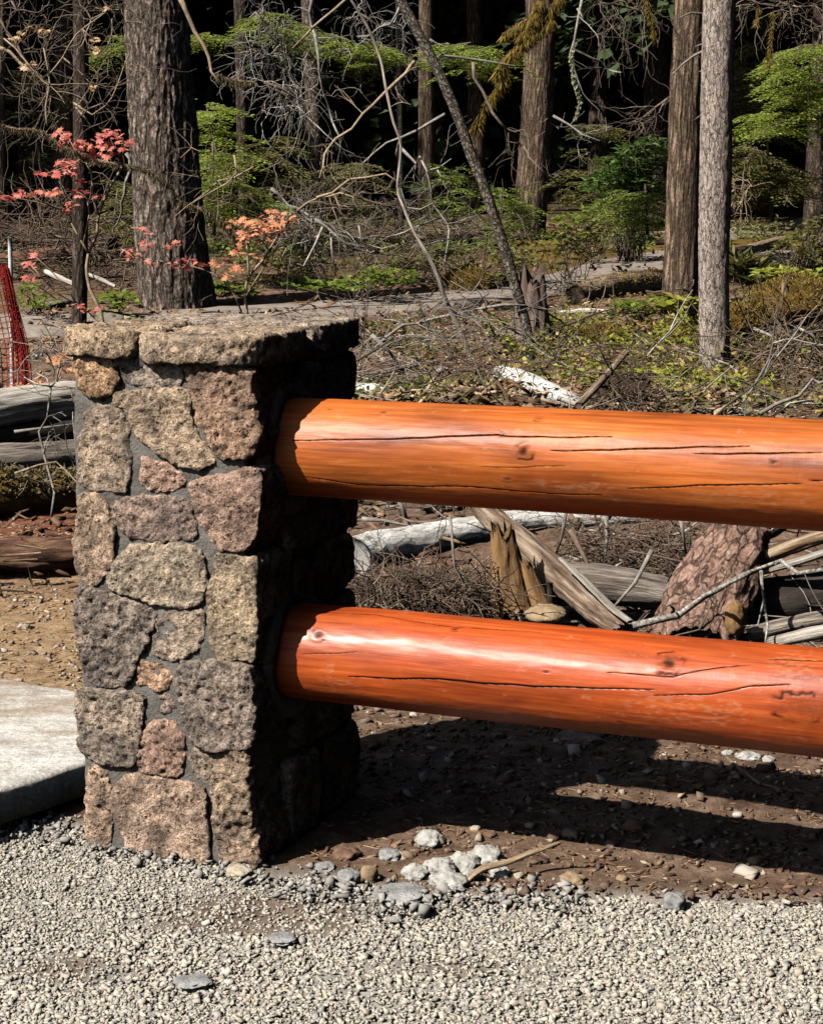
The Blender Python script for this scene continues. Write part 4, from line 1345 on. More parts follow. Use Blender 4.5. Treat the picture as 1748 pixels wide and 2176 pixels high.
def branchset(name, lines, mat, label, cat='branch', group=None, twigs=0, Y=20., spread=.5, tl=.35, sides=4, seed=0):
    """dead boughs through pixel positions; side twigs grow off each"""
    r = np.random.default_rng(seed)
    main, tw = MB(), MB()
    for pts, w in lines:
        y0 = Y + r.uniform(-spread, spread)
        p3 = np.array([P(x, y, y0 + i * r.uniform(-.06, .06)) for i, (x, y) in enumerate(pts)])
        q, rad = spline(p3, np.linspace(w, max(1.8, w * .45), len(p3)) * Y / FPX / 2, .12)
        q[1:-1] += r.normal(0, .008, q[1:-1].shape)
        q += (np.stack([fbm(q * 3 + seed + 5 * j, 2) for j in range(3)], -1)) * np.array([.07, .05, .07])
        tube(main, q, rad, sides + 1)
        for _ in range(int(twigs * len(q) / 10)):
            k = r.integers(1, len(q) - 1)
            d = q[k] - q[k - 1]
            d /= np.linalg.norm(d)
            grow(tw, q[k], d * .5 + r.normal(0, .6, 3) * [1, .6, 1], tl * r.uniform(.4, 1.3), rad[k] * .5, r, 1)
    t = None
    if tw.n:
        v = np.concatenate(main.v)
        t = thing(name, v[0], label, cat, group)
        part('bough', main, M[mat], t)
        part('twigs', tw, M[mat], t, smooth=False)
        return t
    return solo(name, main, M[mat], label, cat, group)


def grow(mb, p, d, L, r0, r, depth, curl=.35, grav=0., sides=3, nseg=6, br=.5):
    pts = [np.array(p, float)]
    d = np.array(d, float)
    d /= np.linalg.norm(d) + 1e-9
    cd = r.normal(0, 1, 3)
    for i in range(nseg):
        d = d + r.normal(0, curl, 3) * .5 + cd * curl * .18 + np.array([0, 0, grav])
        d /= np.linalg.norm(d)
        pts.append(pts[-1] + d * L / nseg)
        if depth > 0 and i > 0 and r.uniform() < br:
            s = r.normal(0, 1, 3)
            grow(mb, pts[-1], d * .8 + s * .6, L * r.uniform(.35, .7), r0 * .6, r, depth - 1, curl, grav, sides, max(3, nseg - 1), br)
    tube(mb, np.array(pts), np.linspace(r0, max(r0 * .35, .0016), nseg + 1), sides, cap=False)
    return mb


branchset('dead_branch', [(zr([(410, -40), (410, 0), (400, 130), (430, 300), (450, 450), (510, 600), (545, 720)]), 9)], 'twig', 'pale crooked dead stem hanging between the dim reddish trunk and thin pole', twigs=6, Y=19.5, seed=1)
branchset('dead_branch', [(zr([(960, 330), (940, 350), (780, 490), (680, 610), (540, 720), (470, 830), (445, 940)]), 9)], 'twig_y', 'bowed tan dead bough arching down across the thin mossy pole', twigs=5, Y=19.2, seed=2)
branchset('dead_branch', [(zr([(320, 1110), (430, 1030), (560, 1010), (610, 1040), (630, 1120)]), 6), (zr([(430, 1040), (600, 960), (770, 920), (850, 970)]), 6)], 'twig_y', 'forked tan twig crossing in front of the dim reddish trunk base', twigs=6, Y=18.8, seed=3)
branchset('dead_branch', [(zr([(180, 1000), (280, 1080), (450, 1160), (600, 1220), (720, 1250), (850, 1240), (980, 1190), (1080, 1150)]), 7)], 'twig', 'long sagging pale dead bough low before the green plants', twigs=8, Y=18.6, seed=4)
branchset('dead_branch', [(zr([(870, 790), (930, 860), (960, 820), (1010, 900), (1040, 1070), (1110, 1170), (1120, 1270), (1095, 1390)]), 7), (zr([(850, 980), (900, 1070), (960, 1090), (1040, 1075)]), 6), (zr([(1010, 890), (1060, 880), (1130, 835)]), 4), (zr([(1060, 890), (1100, 930), (1165, 940)]), 4)], 'twig', 'zigzag pale dead branch forking between two straight tan trunks', twigs=7, Y=19.0, seed=5)
branchset('dead_branch', [(zr([(640, -40), (580, 0), (450, 90), (360, 180), (310, 250)]), 8)], 'twig_y', 'straight tan dead stick slanting across the top sprays of hemlock', twigs=2, Y=18.8, seed=6)
branchset('dead_branch', [(zr([(420, 1150), (480, 1180), (520, 1230), (600, 1300), (680, 1330), (740, 1320)]), 6), (zr([(470, 1180), (430, 1280), (370, 1385), (320, 1370)]), 6), (zr([(510, 1200), (520, 1320), (540, 1420)]), 5), (zr([(640, 1180), (650, 1260), (720, 1290), (850, 1300)]), 5)], 'twig', 'clawlike pale dead branch spread above the path', twigs=9, Y=18.2, seed=7)
branchset('dead_branch', [(zr([(1110, 590), (1000, 650), (890, 710), (800, 760), (690, 870)]), 8)], 'twig', 'broken stub of white bough leaning on the lichen spotted trunk', twigs=2, Y=18.6, seed=8)
branchset('dead_branch', [(zr([(890, -30), (820, 110), (700, 200), (640, 190)]), 6), (zr([(870, 10), (830, 90), (760, 130)]), 7)], 'lichen_twig' if 'lichen_twig' in M else 'twig', 'short lichen crusted twig at the top of the leaning trunk', twigs=3, Y=18.4, seed=9)
branchset('dead_branch', [(zr([(1020, 210), (1060, 235), (1120, 250)]), 5), (zr([(1045, 330), (1100, 300), (1250, 305), (1400, 335), (1520, 350)]), 7)], 'twig', 'long level lichen green twig reaching to the tan trunk', twigs=2, Y=18.7, seed=10)
branchset('dead_branch', [(zr([(1250, 330), (1300, 500), (1350, 580), (1430, 670), (1490, 770), (1560, 840), (1640, 920), (1700, 980)]), 7), (zr([(1430, 675), (1470, 690), (1530, 665)]), 6), (zr([(1440, 690), (1435, 760), (1420, 830)]), 3)], 'twig_b', 'knotted brown twig hanging in front of the tan trunk', twigs=6, Y=18.4, seed=11)
z3 = lambda pts: zr(pts, 1048, 0)
branchset('dead_branch', [(z3([(485, -20), (455, 80), (430, 180), (440, 240), (520, 300), (600, 350), (655, 365)]), 7), (z3([(440, 50), (500, 115)]), 5), (z3([(430, 190), (405, 290), (425, 420), (450, 520)]), 5)], 'twig', 'white crooked twig dripping pale lichen near the upper right', twigs=3, Y=17.5, seed=12)
branchset('dead_branch', [(z3([(310, 600), (400, 650), (480, 700), (560, 740)]), 6)], 'twig', 'twiggy grey spray at the right side of the tan trunk', twigs=24, Y=17.8, seed=13, tl=.42)
branchset('dead_branch', [(z3([(1100, 285), (1040, 310), (990, 350), (942, 385)]), 7)], 'twig', 'broken pale stub pointing left from the slim pale trunk', twigs=1, Y=16.6, seed=14)
branchset('dead_branch', [(z3([(1160, 205), (1120, 210), (1075, 235)]), 6), (z3([(1170, 575), (1110, 575), (1065, 608)]), 6), (z3([(1130, 60), (1040, 75), (965, 110)]), 6), (z3([(1130, 380), (1080, 380)]), 5)], 'twig_b', 'row of short dead stubs down the left side of the slim pale trunk', twigs=1, Y=16.6, seed=15, spread=.05)
branchset('dead_branch', [(z3([(930, 515), (900, 520), (850, 550), (790, 620), (740, 650)]), 6), (z3([(900, 520), (860, 600), (810, 690)]), 4)], 'twig_b', 'feathery dead spray left of the brown streaked trunk', twigs=26, Y=22.5, seed=16, tl=.5)
branchset('dead_branch', [(zr([(935, -20), (1010, 150), (1080, 300), (1150, 410)], 0), 12)], 'twig_y', 'smooth tan dead limb slanting right of the thick furrowed trunk', twigs=1, Y=19.5, seed=17)
branchset('dead_branch', [(zr([(0, 250), (120, 330), (260, 440), (370, 530), (440, 600), (520, 700)], 0), 8), (zr([(380, 540), (470, 600), (560, 560), (620, 450), (660, 350), (675, 280)], 0), 5)], 'twig_y', 'long thin tan branch slanting down to the red maple leaves', twigs=12, Y=18.5, seed=18, tl=.5)
branchset('dead_branch', [(zr([(400, 640), (470, 580), (560, 530), (600, 560), (605, 620), (540, 680)], 0), 4), (zr([(-20, 100), (80, 220), (170, 350), (240, 420), (250, 560), (245, 660)], 0), 5)], 'twig_b', 'loose looping brown twigs above the red maple leaves', twigs=30, Y=18.2, seed=19, tl=.6)
branchset('dead_branch', [(zr([(1240, 830), (1250, 900), (1200, 960), (1060, 1040), (920, 1140)], 0), 5), (zr([(1340, 870), (1230, 920), (1090, 1000), (1010, 1080)], 0), 5), (zr([(1080, 800), (1020, 770), (950, 820)], 0), 3)], 'twig_y', 'curved tan twigs in front of the thick furrowed trunk', twigs=14, Y=18.0, seed=20, tl=.4)
branchset('dead_branch', [(zr([(670, 800), (690, 830), (660, 960), (630, 1120), (600, 1190)], 0), 9)], 'twig', 'pale upright stake left of the thick furrowed trunk', twigs=0, Y=21, seed=21)


# drooping dead sprays with hanging twig curtains
def droop_spray(lines, label, Y, n, L, mat, seed, grav=-.22, group='drooping dead hemlock sprays'):
    r = np.random.default_rng(seed)
    main, tw = MB(), MB()
    for pts, w in lines:
        p3 = np.array([P(x, y, Y + i * .05) for i, (x, y) in enumerate(pts)])
        q, rad = spline(p3, np.linspace(w, w * .5, len(p3)) * Y / FPX / 2, .10)
        tube(main, q, rad, 5)
        for _ in range(int(n * .48)):
            k = r.integers(0, len(q))
            grow(tw, q[k], r.normal(0, .8, 3) + [0, 0, .15], L * r.uniform(.3, 1.15), r.choice([.004, .005, .009]), r, 1, .75, grav * r.uniform(.2, 1.2), 3, 9, .34)
    t = thing('dead_spray', np.concatenate(main.v)[0], label, 'branch', group)
    part('bough', main, M['twig_b'], t)
    part('twigs', tw, M[mat], t, smooth=False)


droop_spray([(zr([(110, 60), (200, 200), (270, 270), (350, 300), (470, 300)]), 8), (zr([(80, 250), (160, 300), (260, 290)]), 5)], 'grey tangled dead spray drooping right of the thick furrowed trunk', 20.5, 70, .75, 'twig', 31)
droop_spray([(zr([(150, 430), (250, 470), (330, 520), (360, 560)]), 7)], 'pale hanging beard of dead twigs before the dim reddish trunk', 20.0, 80, .95, 'twig', 32, -.35)
droop_spray([(zr([(260, 1150), (420, 1170), (500, 1180)]), 5)], 'wispy grey dead spray hanging low above the path', 18.9, 60, .75, 'twig', 33, -.3)
droop_spray([(zr([(540, 980), (680, 1050), (800, 1080), (900, 1100)]), 6)], 'matted dead twigs between the green plants and slender dead sapling', 19.6, 70, .6, 'twig_b', 34, -.15)
droop_spray([(z3([(560, 10), (680, 30), (760, 50), (840, 30)]), 6)], 'brown hanging dead twigs at the top between two right hand trunks', 21.5, 60, 1.1, 'twig_b', 35, -.4)
droop_spray([(z3([(1330, -10), (1400, 20), (1480, 30), (1560, 30)]), 6)], 'thin hanging dead twigs right of the slim pale trunk', 20, 36, 1.0, 'twig_b', 36, -.4)
droop_spray([(z3([(1560, 40), (1640, 100), (1740, 150)]), 5)], 'dead twig spray in the upper right corner', 20, 40, .6, 'twig_b', 37, -.05)
droop_spray([(zr([(60, 0), (120, 100), (200, 180), (330, 240)], 0), 5), (zr([(480, 100), (560, 60), (640, 50)], 0), 4)], 'bare brown twig tangle in the upper left corner', 19, 60, .7, 'twig_b', 38, .02)
droop_spray([(zr([(640, 60), (760, 140), (880, 220)]), 5), (zr([(600, 300), (760, 330), (900, 350)]), 5)], 'fine dead twigs beneath the sunlit hemlock sprays', 20.8, 60, .6, 'twig', 39, -.1)
droop_spray([(z3([(1260, 960), (1300, 1000), (1360, 980)]), 5)], 'drooping tan dead twigs right of the slim pale trunk foot', 19, 40, .6, 'twig_y', 40, -.3)


# moss hung boughs
def moss_bough(lines, label, Y, n, hang, mat='moss', bough='brown_wood', seed=0, wid=.0055):
    r = np.random.default_rng(seed)
    main, ms = MB(), MB()
    for pts, w in lines:
        p3 = np.array([P(x, y, Y + i * .03) for i, (x, y) in enumerate(pts)])
        q, rad = spline(p3, np.asarray(w if hasattr(w, '__len__') else [w] * len(p3)) * Y / FPX / 2, .04)
        log(main, p3, np.asarray(w if hasattr(w, '__len__') else [w] * len(p3)) * .6 * Y / FPX / 2, 9, .08, hollow=.05)
        n = int(n * 2.2)
        k = r.integers(0, len(q), n)
        c = q[k] + rnd_dirs(n) * (rad[k] * .9)[:, None]
        d = rnd_dirs(n, -1, .3) * .5 + [0, 0, -.8]
        leaves(ms, c, d, rnd_dirs(n), r.uniform(.3, 1.2, n) * hang * (.5 + .5 * np.abs(pn(c * 5))), r.uniform(.5, 1.3, n) * wid, .1)
        c = q[k] + rnd_dirs(n) * (rad[k] * .55)[:, None]
        leaves(ms, c, rnd_dirs(n), rnd_dirs(n), rad[k] * .9, r.uniform(.6, 1.4, n) * wid * 1.4, .1)
    t = thing('mossy_branch', np.concatenate(main.v)[0], label, 'branch')
    part('bough', main, M[bough], t, gc=True)
    part('moss', ms, M[mat], t, smooth=False)


moss_bough([(zr([(0, 660), (90, 680), (210, 690), (330, 770), (500, 840), (650, 870), (780, 900), (870, 960), (950, 1060)], 0), [13, 11, 12, 12, 13, 15, 16, 14, 6]), (zr([(950, 1060), (1100, 1110), (1200, 1200), (1240, 1290)], 0), [6, 7, 8, 7])], 'moss covered bough drooping across the thick furrowed trunk', 18.2, 900, .09, 'old_moss', seed=1)
moss_bough([(zr([(1740, -60), (1640, 60), (1520, 110), (1410, 180)]), [14, 14, 12, 8]), (zr([(1660, 100), (1560, 180), (1440, 280), (1380, 360)]), [9, 9, 8, 5]), (zr([(1600, 0), (1560, 100), (1500, 170)]), [8, 10, 6])], 'orange brown moss draped over a bough at the top of the tan trunk', 19.0, 1000, .18, 'moss', seed=2)
moss_bough([(zr([(1420, 300), (1400, 420), (1330, 520), (1260, 640)]), [9, 8, 7, 3])], 'brown moss strands hanging left of the tan trunk', 19.4, 700, .22, 'moss', seed=3)
moss_bough([(zr([(1150, 400), (1200, 420), (1340, 430)], 0), [14, 12, 5])], 'small mossy branch stub beside the slanting tan limb', 19.4, 320, .10, 'old_moss', seed=4)
moss_bough([(z3([(430, 230), (410, 290), (425, 420), (455, 530), (430, 620)]), [3, 5, 5, 4, 3])], 'pale green lichen string hanging near the upper right', 17.4, 260, .05, 'lichen', 'gray_wood', 5, .03)
moss_bough([(z3([(800, -20), (830, 100), (850, 190)]), [4, 6, 3])], 'tan moss tassel hanging between the right hand trunks', 21, 200, .14, 'moss', seed=6)
moss_bough([(z3([(1395, 40), (1380, 110)]), [5, 3]), (z3([(1470, 60), (1450, 280), (1440, 330)]), [2, 4, 3])], 'brown moss tassel at the top right of the slim pale trunk', 20, 160, .12, 'moss', seed=7)


# ------------------------------------------------------------------ living greenery
def frond_set(origins, dirs, Ls, r, mb, needle=.055, wid=.020, step=.05, droop=.3, tw=None):
    C0, AX, LN = [], [], []
    for o, d, L in zip(origins, dirs, Ls):
        d = np.array(d, float)
        d /= np.linalg.norm(d)
        sd = np.cross(d, [0, 0, 1.])
        sd /= np.linalg.norm(sd) + 1e-9
        m = max(4, int(L / step))
        for i in range(m):
            t = (i + .5) / m
            p = o + d * L * t + np.array([0, 0, -droop * L * t * t])
            for sg in (-1, 1):
                l = L * .38 * (1 - t) ** .7 * r.uniform(.7, 1.2) + .04
                ax = d * .7 + sd * sg + np.array([0, 0, -.15 + r.normal(0, .12)])
                ax /= np.linalg.norm(ax)
                k = max(2, int(l / (needle * .55)))
                u = np.linspace(.1, 1, k)
                q = p + ax * (l * u)[:, None]
                q[:, 2] -= .2 * l * u ** 2
                for s2 in (-1, 1):
                    C0.append(q)
                    AX.append(np.repeat((ax * .9 + np.cross(ax, [0, 0, 1.]) * s2)[None], k, 0) + r.normal(0, .15, (k, 3)))
                    LN.append(np.full(k, needle) * r.uniform(.7, 1.2, k))
        if tw is not None:
            t = np.linspace(0, 1, 5)[:, None]
            tube(tw, o + d * L * t + np.array([0, 0, -droop * L]) * t * t, np.linspace(.008, .002, 5), 3, cap=False)
    C0, AX, LN = np.concatenate(C0), np.concatenate(AX), np.concatenate(LN)
    leaves(mb, C0, AX, np.array([0, 0, 1.]) + r.normal(0, .3, C0.shape), LN, LN * wid / needle, .05)


def hemlock(px, Y, label, nf, seed, L=(.35, .8), needle=.06, mat='needle', spread=.5, stem=None, group=None, droop=.3, cat='tree', name='hemlock_spray'):
    """px: list of (x, y, half width, half height) areas in the photograph filled with flat hemlock sprays"""
    r = np.random.default_rng(seed)
    Os, Ds, Ls = [], [], []
    tot = sum(a[2] * a[3] for a in px)
    for x, y, w, h in px:
        for _ in range(max(2, int(nf * w * h / tot))):
            p = P(x + r.uniform(-1, 1) * w, y + r.uniform(-1, 1) * h, Y + r.uniform(-spread, spread))
            a = r.uniform(0, 2 * math.pi)
            Os.append(p)
            Ds.append([math.cos(a), math.sin(a) - .3, r.normal(-.05, .12)])
            Ls.append(r.uniform(*L))
    mb, tw = MB(), MB()
    frond_set(Os, Ds, Ls, r, mb, needle, needle * .38, needle * 1.1, droop, tw)
    if stem is not None:
        p3 = [P(x, y, Y) for x, y in stem]
        tube(tw, p3, np.linspace(.03, .012, len(p3)), 6, .2)
    t = thing(name, Os[0], label, cat, group)
    part('needles', mb, M[mat], t, smooth=False)
    part('stems', tw, M['twig_b'], t, smooth=False)


hemlock([(575, 45, 45, 16), (610, 70, 45, 14), (690, 95, 70, 18), (760, 105, 70, 16), (830, 125, 40, 12)], 21, 'sunlit hemlock sprays across the top left of centre', 60, 1, (.25, .6), .05)
hemlock([(970, 105, 40, 14), (1040, 110, 50, 22), (1000, 140, 40, 14)], 24, 'hemlock spray behind the top of the leaning lichen trunk', 34, 2, (.3, .65), .06)
hemlock([(240, 90, 38, 18), (215, 105, 20, 12)], 23.5, 'small green hemlock spray left of the thick furrowed trunk', 16, 3, (.25, .5), .055)
hemlock([(430, 75, 28, 10)], 24, 'small green hemlock spray right of the thick furrowed trunk', 9, 4, (.25, .5), .055)
hemlock([(460, 350, 35, 30), (450, 400, 38, 28), (500, 430, 60, 14), (530, 440, 40, 10)], 25, 'young hemlock with bright sprays right of the thick furrowed trunk', 44, 5, (.3, .75), .06, stem=[(455, 500), (452, 300)], name='young_hemlock')
hemlock([(1700, 100, 60, 14), (1670, 140, 50, 16), (1720, 200, 50, 24), (1690, 260, 60, 30), (1740, 150, 30, 60), (1650, 180, 25, 20)], 21, 'green hemlock leaning in from the right picture edge', 80, 6, (.3, .8), .055, stem=[(1745, 480), (1750, 0)], name='young_hemlock', spread=.7)
hemlock([(1620, 350, 60, 22), (1600, 400, 50, 18), (1680, 390, 50, 20), (1580, 330, 25, 20)], 22, 'dull green hemlock low right of the slim pale trunk', 60, 7, (.3, .7), .055, mat='herb_d', stem=[(1640, 470), (1630, 300)], name='young_hemlock', spread=.7)
hemlock([(1360, 420, 50, 16), (1350, 450, 50, 16), (1390, 470, 30, 10)], 28, 'yellow green hemlock sprays left of the brown streaked trunk', 46, 8, (.3, .7), .07, mat='herb', stem=[(1375, 500), (1370, 390)], name='young_hemlock')


for k, (px, Y, lab, nf, mat, nm) in enumerate([
    ([(440, 250, 30, 40), (470, 310, 36, 30)], 29, 'dim green sapling behind the thick furrowed trunk', 30, 'needle', 'young_hemlock'),
    ([(575, 330, 36, 40), (600, 400, 40, 26)], 33, 'dim green sapling between thin dark trunk and dim reddish trunk', 30, 'herb_d', 'young_hemlock'),
    ([(740, 370, 40, 30), (730, 430, 44, 22)], 34, 'shaded green sapling at the foot of the dark trunk', 30, 'herb_d', 'young_hemlock'),
    ([(955, 380, 26, 30), (965, 440, 34, 20)], 36, 'green sapling between the two straight tan trunks', 26, 'herb', 'young_hemlock'),
    ([(1065, 420, 26, 24), (1060, 470, 30, 14)], 34, 'green sapling left of the tan trunk foot', 24, 'herb', 'young_hemlock'),
    ([(1240, 400, 40, 50), (1270, 300, 34, 40)], 38, 'dark green sapling far back right of the tan trunk', 40, 'herb_d', 'young_hemlock'),
    ([(60, 200, 40, 60), (90, 320, 40, 40)], 32, 'dim green sapling far back at the left edge', 34, 'herb_d', 'young_hemlock'),
    ([(250, 420, 30, 40), (235, 480, 26, 26)], 29, 'dim green sapling left of the thick furrowed trunk', 24, 'herb_d', 'young_hemlock'),
    ([(1600, 230, 40, 60), (1590, 130, 30, 40)], 30, 'dark green sapling behind the slim pale trunk', 40, 'herb_d', 'young_hemlock')]):
    hemlock(px, Y, lab, nf, 140 + k, (.4, .9), .085, mat, .9, stem=[(px[-1][0], px[-1][1] + 60), (px[0][0], px[0][1] - 20)], name=nm)


def whorls(c, n, r, mb, ln, wd, k=7, up=.35):
    for p in c:
        a0 = r.uniform(0, 6.28)
        a = a0 + np.arange(k) / k * 2 * math.pi
        ax = np.stack([np.cos(a), np.sin(a), np.full(k, up) + r.normal(0, .25, k)], -1)
        tilt = r.normal(0, .35, 3)
        ax = ax + tilt * .6
        leaves(mb, np.repeat(p[None], k, 0), ax, np.array([0, 0, 1.]) + r.normal(0, .2, (k, 3)), ln * r.uniform(.7, 1.2, k), wd * r.uniform(.8, 1.2, k), .12)


def bush(name, px, Y, label, n, seed, mat, ln, wd, k=6, spread=.7, cat='shrub', stems=None, up=.3, group=None):
    r = np.random.default_rng(seed)
    mb, tw = MB(), MB()
    tot = sum(a[2] * a[3] for a in px)
    cs = []
    for x, y, w, h in px:
        for _ in range(max(2, int(n * w * h / tot))):
            a, rad = r.uniform(0, 6.28), math.sqrt(r.uniform())
            cs.append(P(x + w * rad * math.cos(a), y + h * rad * math.sin(a), Y + r.uniform(-spread, spread)))
    cs = np.array(cs)
    whorls(cs, n, r, mb, ln, wd, k, up)
    base = np.array([cs[:, 0].mean(), cs[:, 1].mean(), 0])
    base[2] = float(hgt(base[:1], base[1:2])[0])
    for p in cs[::3]:
        b = base + np.array([r.normal(0, .12), r.normal(0, .12), 0])
        m = (b + p) / 2 + r.normal(0, .06, 3) + [0, 0, -.05]
        tube(tw, [b, m, p], [.010, .007, .004], 3, .2, cap=False)
    t = thing(name, base, label, cat, group)
    part('leaves', mb, M[mat], t, smooth=False)
    part('stems', tw, M['twig_b'], t, smooth=False)


bush('rhododendron', [(1330, 355, 60, 45), (1300, 395, 55, 35), (1385, 330, 45, 35), (1360, 400, 60, 30)], 31, 'glossy rhododendron bush in sun between two right hand trunks', 230, 11, 'rhodo', .20, .062, 7)
bush('leafy_shrub', [(1230, 530, 50, 22), (1190, 520, 35, 18), (1170, 560, 40, 14)], 25, 'dull leafy shrub at the foot of the tan trunk', 70, 12, 'herb_d', .09, .05, 5)
bush('leafy_shrub', [(1435, 652, 34, 17), (1470, 660, 26, 20)], 20, 'bright yellow green leafy plant between the two right hand trunks', 42, 13, 'herb_y', .15, .10, 5)
bush('leafy_shrub', [(1345, 655, 45, 14), (1400, 640, 20, 14)], 20.5, 'green leafy plant left of the bright yellow green one', 40, 14, 'herb', .10, .055, 5)
bush('leafy_shrub', [(255, 640, 45, 18), (230, 650, 24, 12)], 23.2, 'bright green low shrub left of the thick furrowed trunk foot', 60, 15, 'herb', .10, .06, 5)
bush('leafy_shrub', [(60, 630, 25, 34), (100, 640, 25, 18)], 21, 'green weedy shrub right of the red safety netting', 50, 16, 'herb', .08, .04, 5)
bush('fern', [(1590, 590, 28, 20), (1570, 570, 12, 14)], 19.5, 'dark green fern on the mossy bank right of the slim pale trunk', 22, 17, 'herb_d', .30, .06, 8, .2, 'fern', up=.7)
bush('leafy_shrub', [(1690, 540, 60, 40), (1740, 500, 40, 40)], 20, 'olive leafy shrub on the mossy bank at the right edge', 130, 18, 'herb_d', .08, .04, 5)
bush('leafy_shrub', [(820, 590, 70, 20), (740, 605, 60, 14), (650, 605, 50, 12)], 23.5, 'row of sunlit green plants along the far side of the path', 150, 19, 'herb', .10, .055, 5)
bush('leafy_shrub', [(640, 560, 60, 26), (560, 600, 40, 18)], 25, 'dull plants behind the coral leaved maple', 80, 20, 'herb_d', .10, .05, 5)

for k, (px, Y, lab, n_, mat) in enumerate([
    ([(1210, 470, 40, 14), (1260, 455, 36, 14)], 34, 'pale green plants in dappled light right of the tan trunk', 60, 'herb'),
    ([(960, 530, 50, 14), (1040, 520, 30, 12)], 27, 'green plants beyond the path behind the mossy boulder', 60, 'herb'),
    ([(880, 560, 50, 14), (930, 545, 30, 14)], 26, 'green plants beyond the path left of the mossy boulder', 60, 'herb_d'),
    ([(1090, 560, 34, 18), (1060, 590, 30, 10)], 25.5, 'green weeds behind the jagged stump', 50, 'herb_d'),
    ([(480, 610, 36, 14), (530, 625, 30, 10)], 24, 'yellow green weeds right of the thick furrowed trunk foot', 50, 'herb'),
    ([(1250, 500, 40, 12), (1290, 480, 24, 10)], 31, 'dull weeds left of the log edging', 40, 'herb_d'),
    ([(1640, 590, 60, 22), (1720, 600, 40, 24)], 19, 'olive weeds growing on the moss mound', 70, 'herb_y')]):
    bush('leafy_shrub', px, Y, lab, n_, 170 + k, mat, .12, .06, 5, .8)

# ground cover nobody could count
def cover(name, n, box, mat, ln, wd, dens, hmax=.18, seed=0, k=4):
    r = np.random.default_rng(seed)
    x = r.uniform(box[0], box[1], n)
    y = r.uniform(box[2], box[3], n)
    d = fbm(np.stack([x, y, x * 0 + seed], -1) * .9, 3)
    keep = r.uniform(size=n) < dens(x, y, d)
    x, y = x[keep], y[keep]
    m = len(x)
    h = hmax * r.uniform(.1, 1, m)
    mb = MB()
    c = np.repeat(np.stack([x, y, hgt(x, y) + h], -1), k, 0) + r.normal(0, ln * .35, (m * k, 3))
    ax = rnd_dirs(m * k, -.2, .8)
    leaves(mb, c, ax, rnd_dirs(m * k, .4, 1), ln * r.uniform(.5, 1.3, m * k), wd * r.uniform(.6, 1.3, m * k), .12)
    link(name, mb.mesh(name, M[mat], False), kind='stuff')


onpath = lambda x, y: ((y > 22.2 + np.clip((x + 1) * .9, -1, 9)) & (y < 25.6 + np.clip((x + 1) * 1.2, -1, 9)))
cover('ground_cover', 5200, (-8, 8, 25, 44), 'herb_d', .11, .05, lambda x, y, d: np.where(onpath(x, y), 0, np.clip(.35 + 1.6 * d, 0, 1)), .3, 1)
cover('ground_cover', 4200, (-7, 8, 25, 40), 'herb', .10, .05, lambda x, y, d: np.where(onpath(x, y), 0, np.clip(-.05 + 2 * d, 0, 1)), .35, 2)
cover('ground_cover', 5200, (.7, 5.5, 12.6, 20.5), 'herb_y', .065, .034, lambda x, y, d: np.clip(.15 + 2 * d, 0, 1) * np.clip((x - .4) / 1.0, 0, 1), .20, 3)
cover('ground_cover', 4600, (-1.2, 5.5, 11.6, 20.5), 'herb_d', .06, .028, lambda x, y, d: np.clip(.5 + 1.5 * d, 0, 1), .13, 4)
cover('ground_cover', 1700, (-4.5, 1.6, 12, 21.5), 'herb', .06, .03, lambda x, y, d: np.clip(-.1 + 1.8 * d, 0, 1), .12, 5)
cover('moss_tufts', 14000, (.8, 6.2, 13, 23), 'moss', .035, .014, lambda x, y, d: np.clip(.25 + 2 * d, 0, 1) * np.clip((x - .5) / 1.2, 0, 1), .03, 6, 3)


# ------------------------------------------------------------------ vine maples with autumn leaves
def maple_leaf_mesh(mat, seed):
    a = np.array([90, 130, 158, 205, 250, 290, 335, 22, 50])
    r = np.random.default_rng(seed)
    pts = [(0, 0, 0.)]
    lob = [(-90, .25), (-55, .8), (-32, .55), (-2, .98), (22, .62), (48, 1.0), (69, .62), (90, 1.08), (111, .62), (132, 1.0), (158, .62), (182, .98), (212, .55), (235, .8)]
    for d, l in lob:
        l *= r.uniform(.9, 1.08)
        pts.append((l * math.cos(R(d)), l * math.sin(R(d)), -.18 * l * l + r.uniform(-.05, .05)))
    n = len(lob)
    m = D.meshes.new('leaf')
    m.from_pydata(pts, [], [(0, 1 + i, 1 + (i + 1) % n) for i in range(n)])
    m.materials.append(M[mat])
    return m


def maple(label, stems, clusters, Y, mat, size, seed, per=1.0):
    r = np.random.default_rng(seed)
    lm = [maple_leaf_mesh(mat, seed + k) for k in range(3)]
    b = P(*stems[0][0][0], Y)
    t = thing('vine_maple', b, label, 'shrub', 'vine maples in autumn colour')
    st = MB()
    for pts, w in stems:
        p3 = [P(x, y, Y + .02 * i) for i, (x, y) in enumerate(pts)]
        q, rad = spline(p3, np.linspace(w, w * .6, len(p3)) * Y / FPX / 2, .08)
        tube(st, q, rad, 6)
    ends = np.concatenate(st.v)
    cnt = 0
    for x, y, w, h in clusters:
        n = max(5, int(w * h / 44 * per))
        c = P(x, y, Y)
        k = np.argmin(np.linalg.norm(ends - c, axis=1))
        tube(st, [ends[k], (ends[k] + c) / 2 + r.normal(0, .03, 3), c], [.006, .005, .004], 4, .1)
        for i in range(n):
            if cnt >= 298:
                break
            cnt += 1
            p = P(x + r.uniform(-1, 1) * w, y + r.normal(0, .5) * h, Y + r.uniform(-.22, .22))
            o = link('leaf', lm[i % 3], t, loc=tuple(p - b))
            s = size * r.uniform(.7, 1.2)
            o.scale = (s, s, s)
            o.rotation_euler = (r.normal(.42, .38), r.normal(0, .38), r.uniform(-2.6, -.5) + math.pi / 2)
    part('stems', st, M['twig_y'], t)


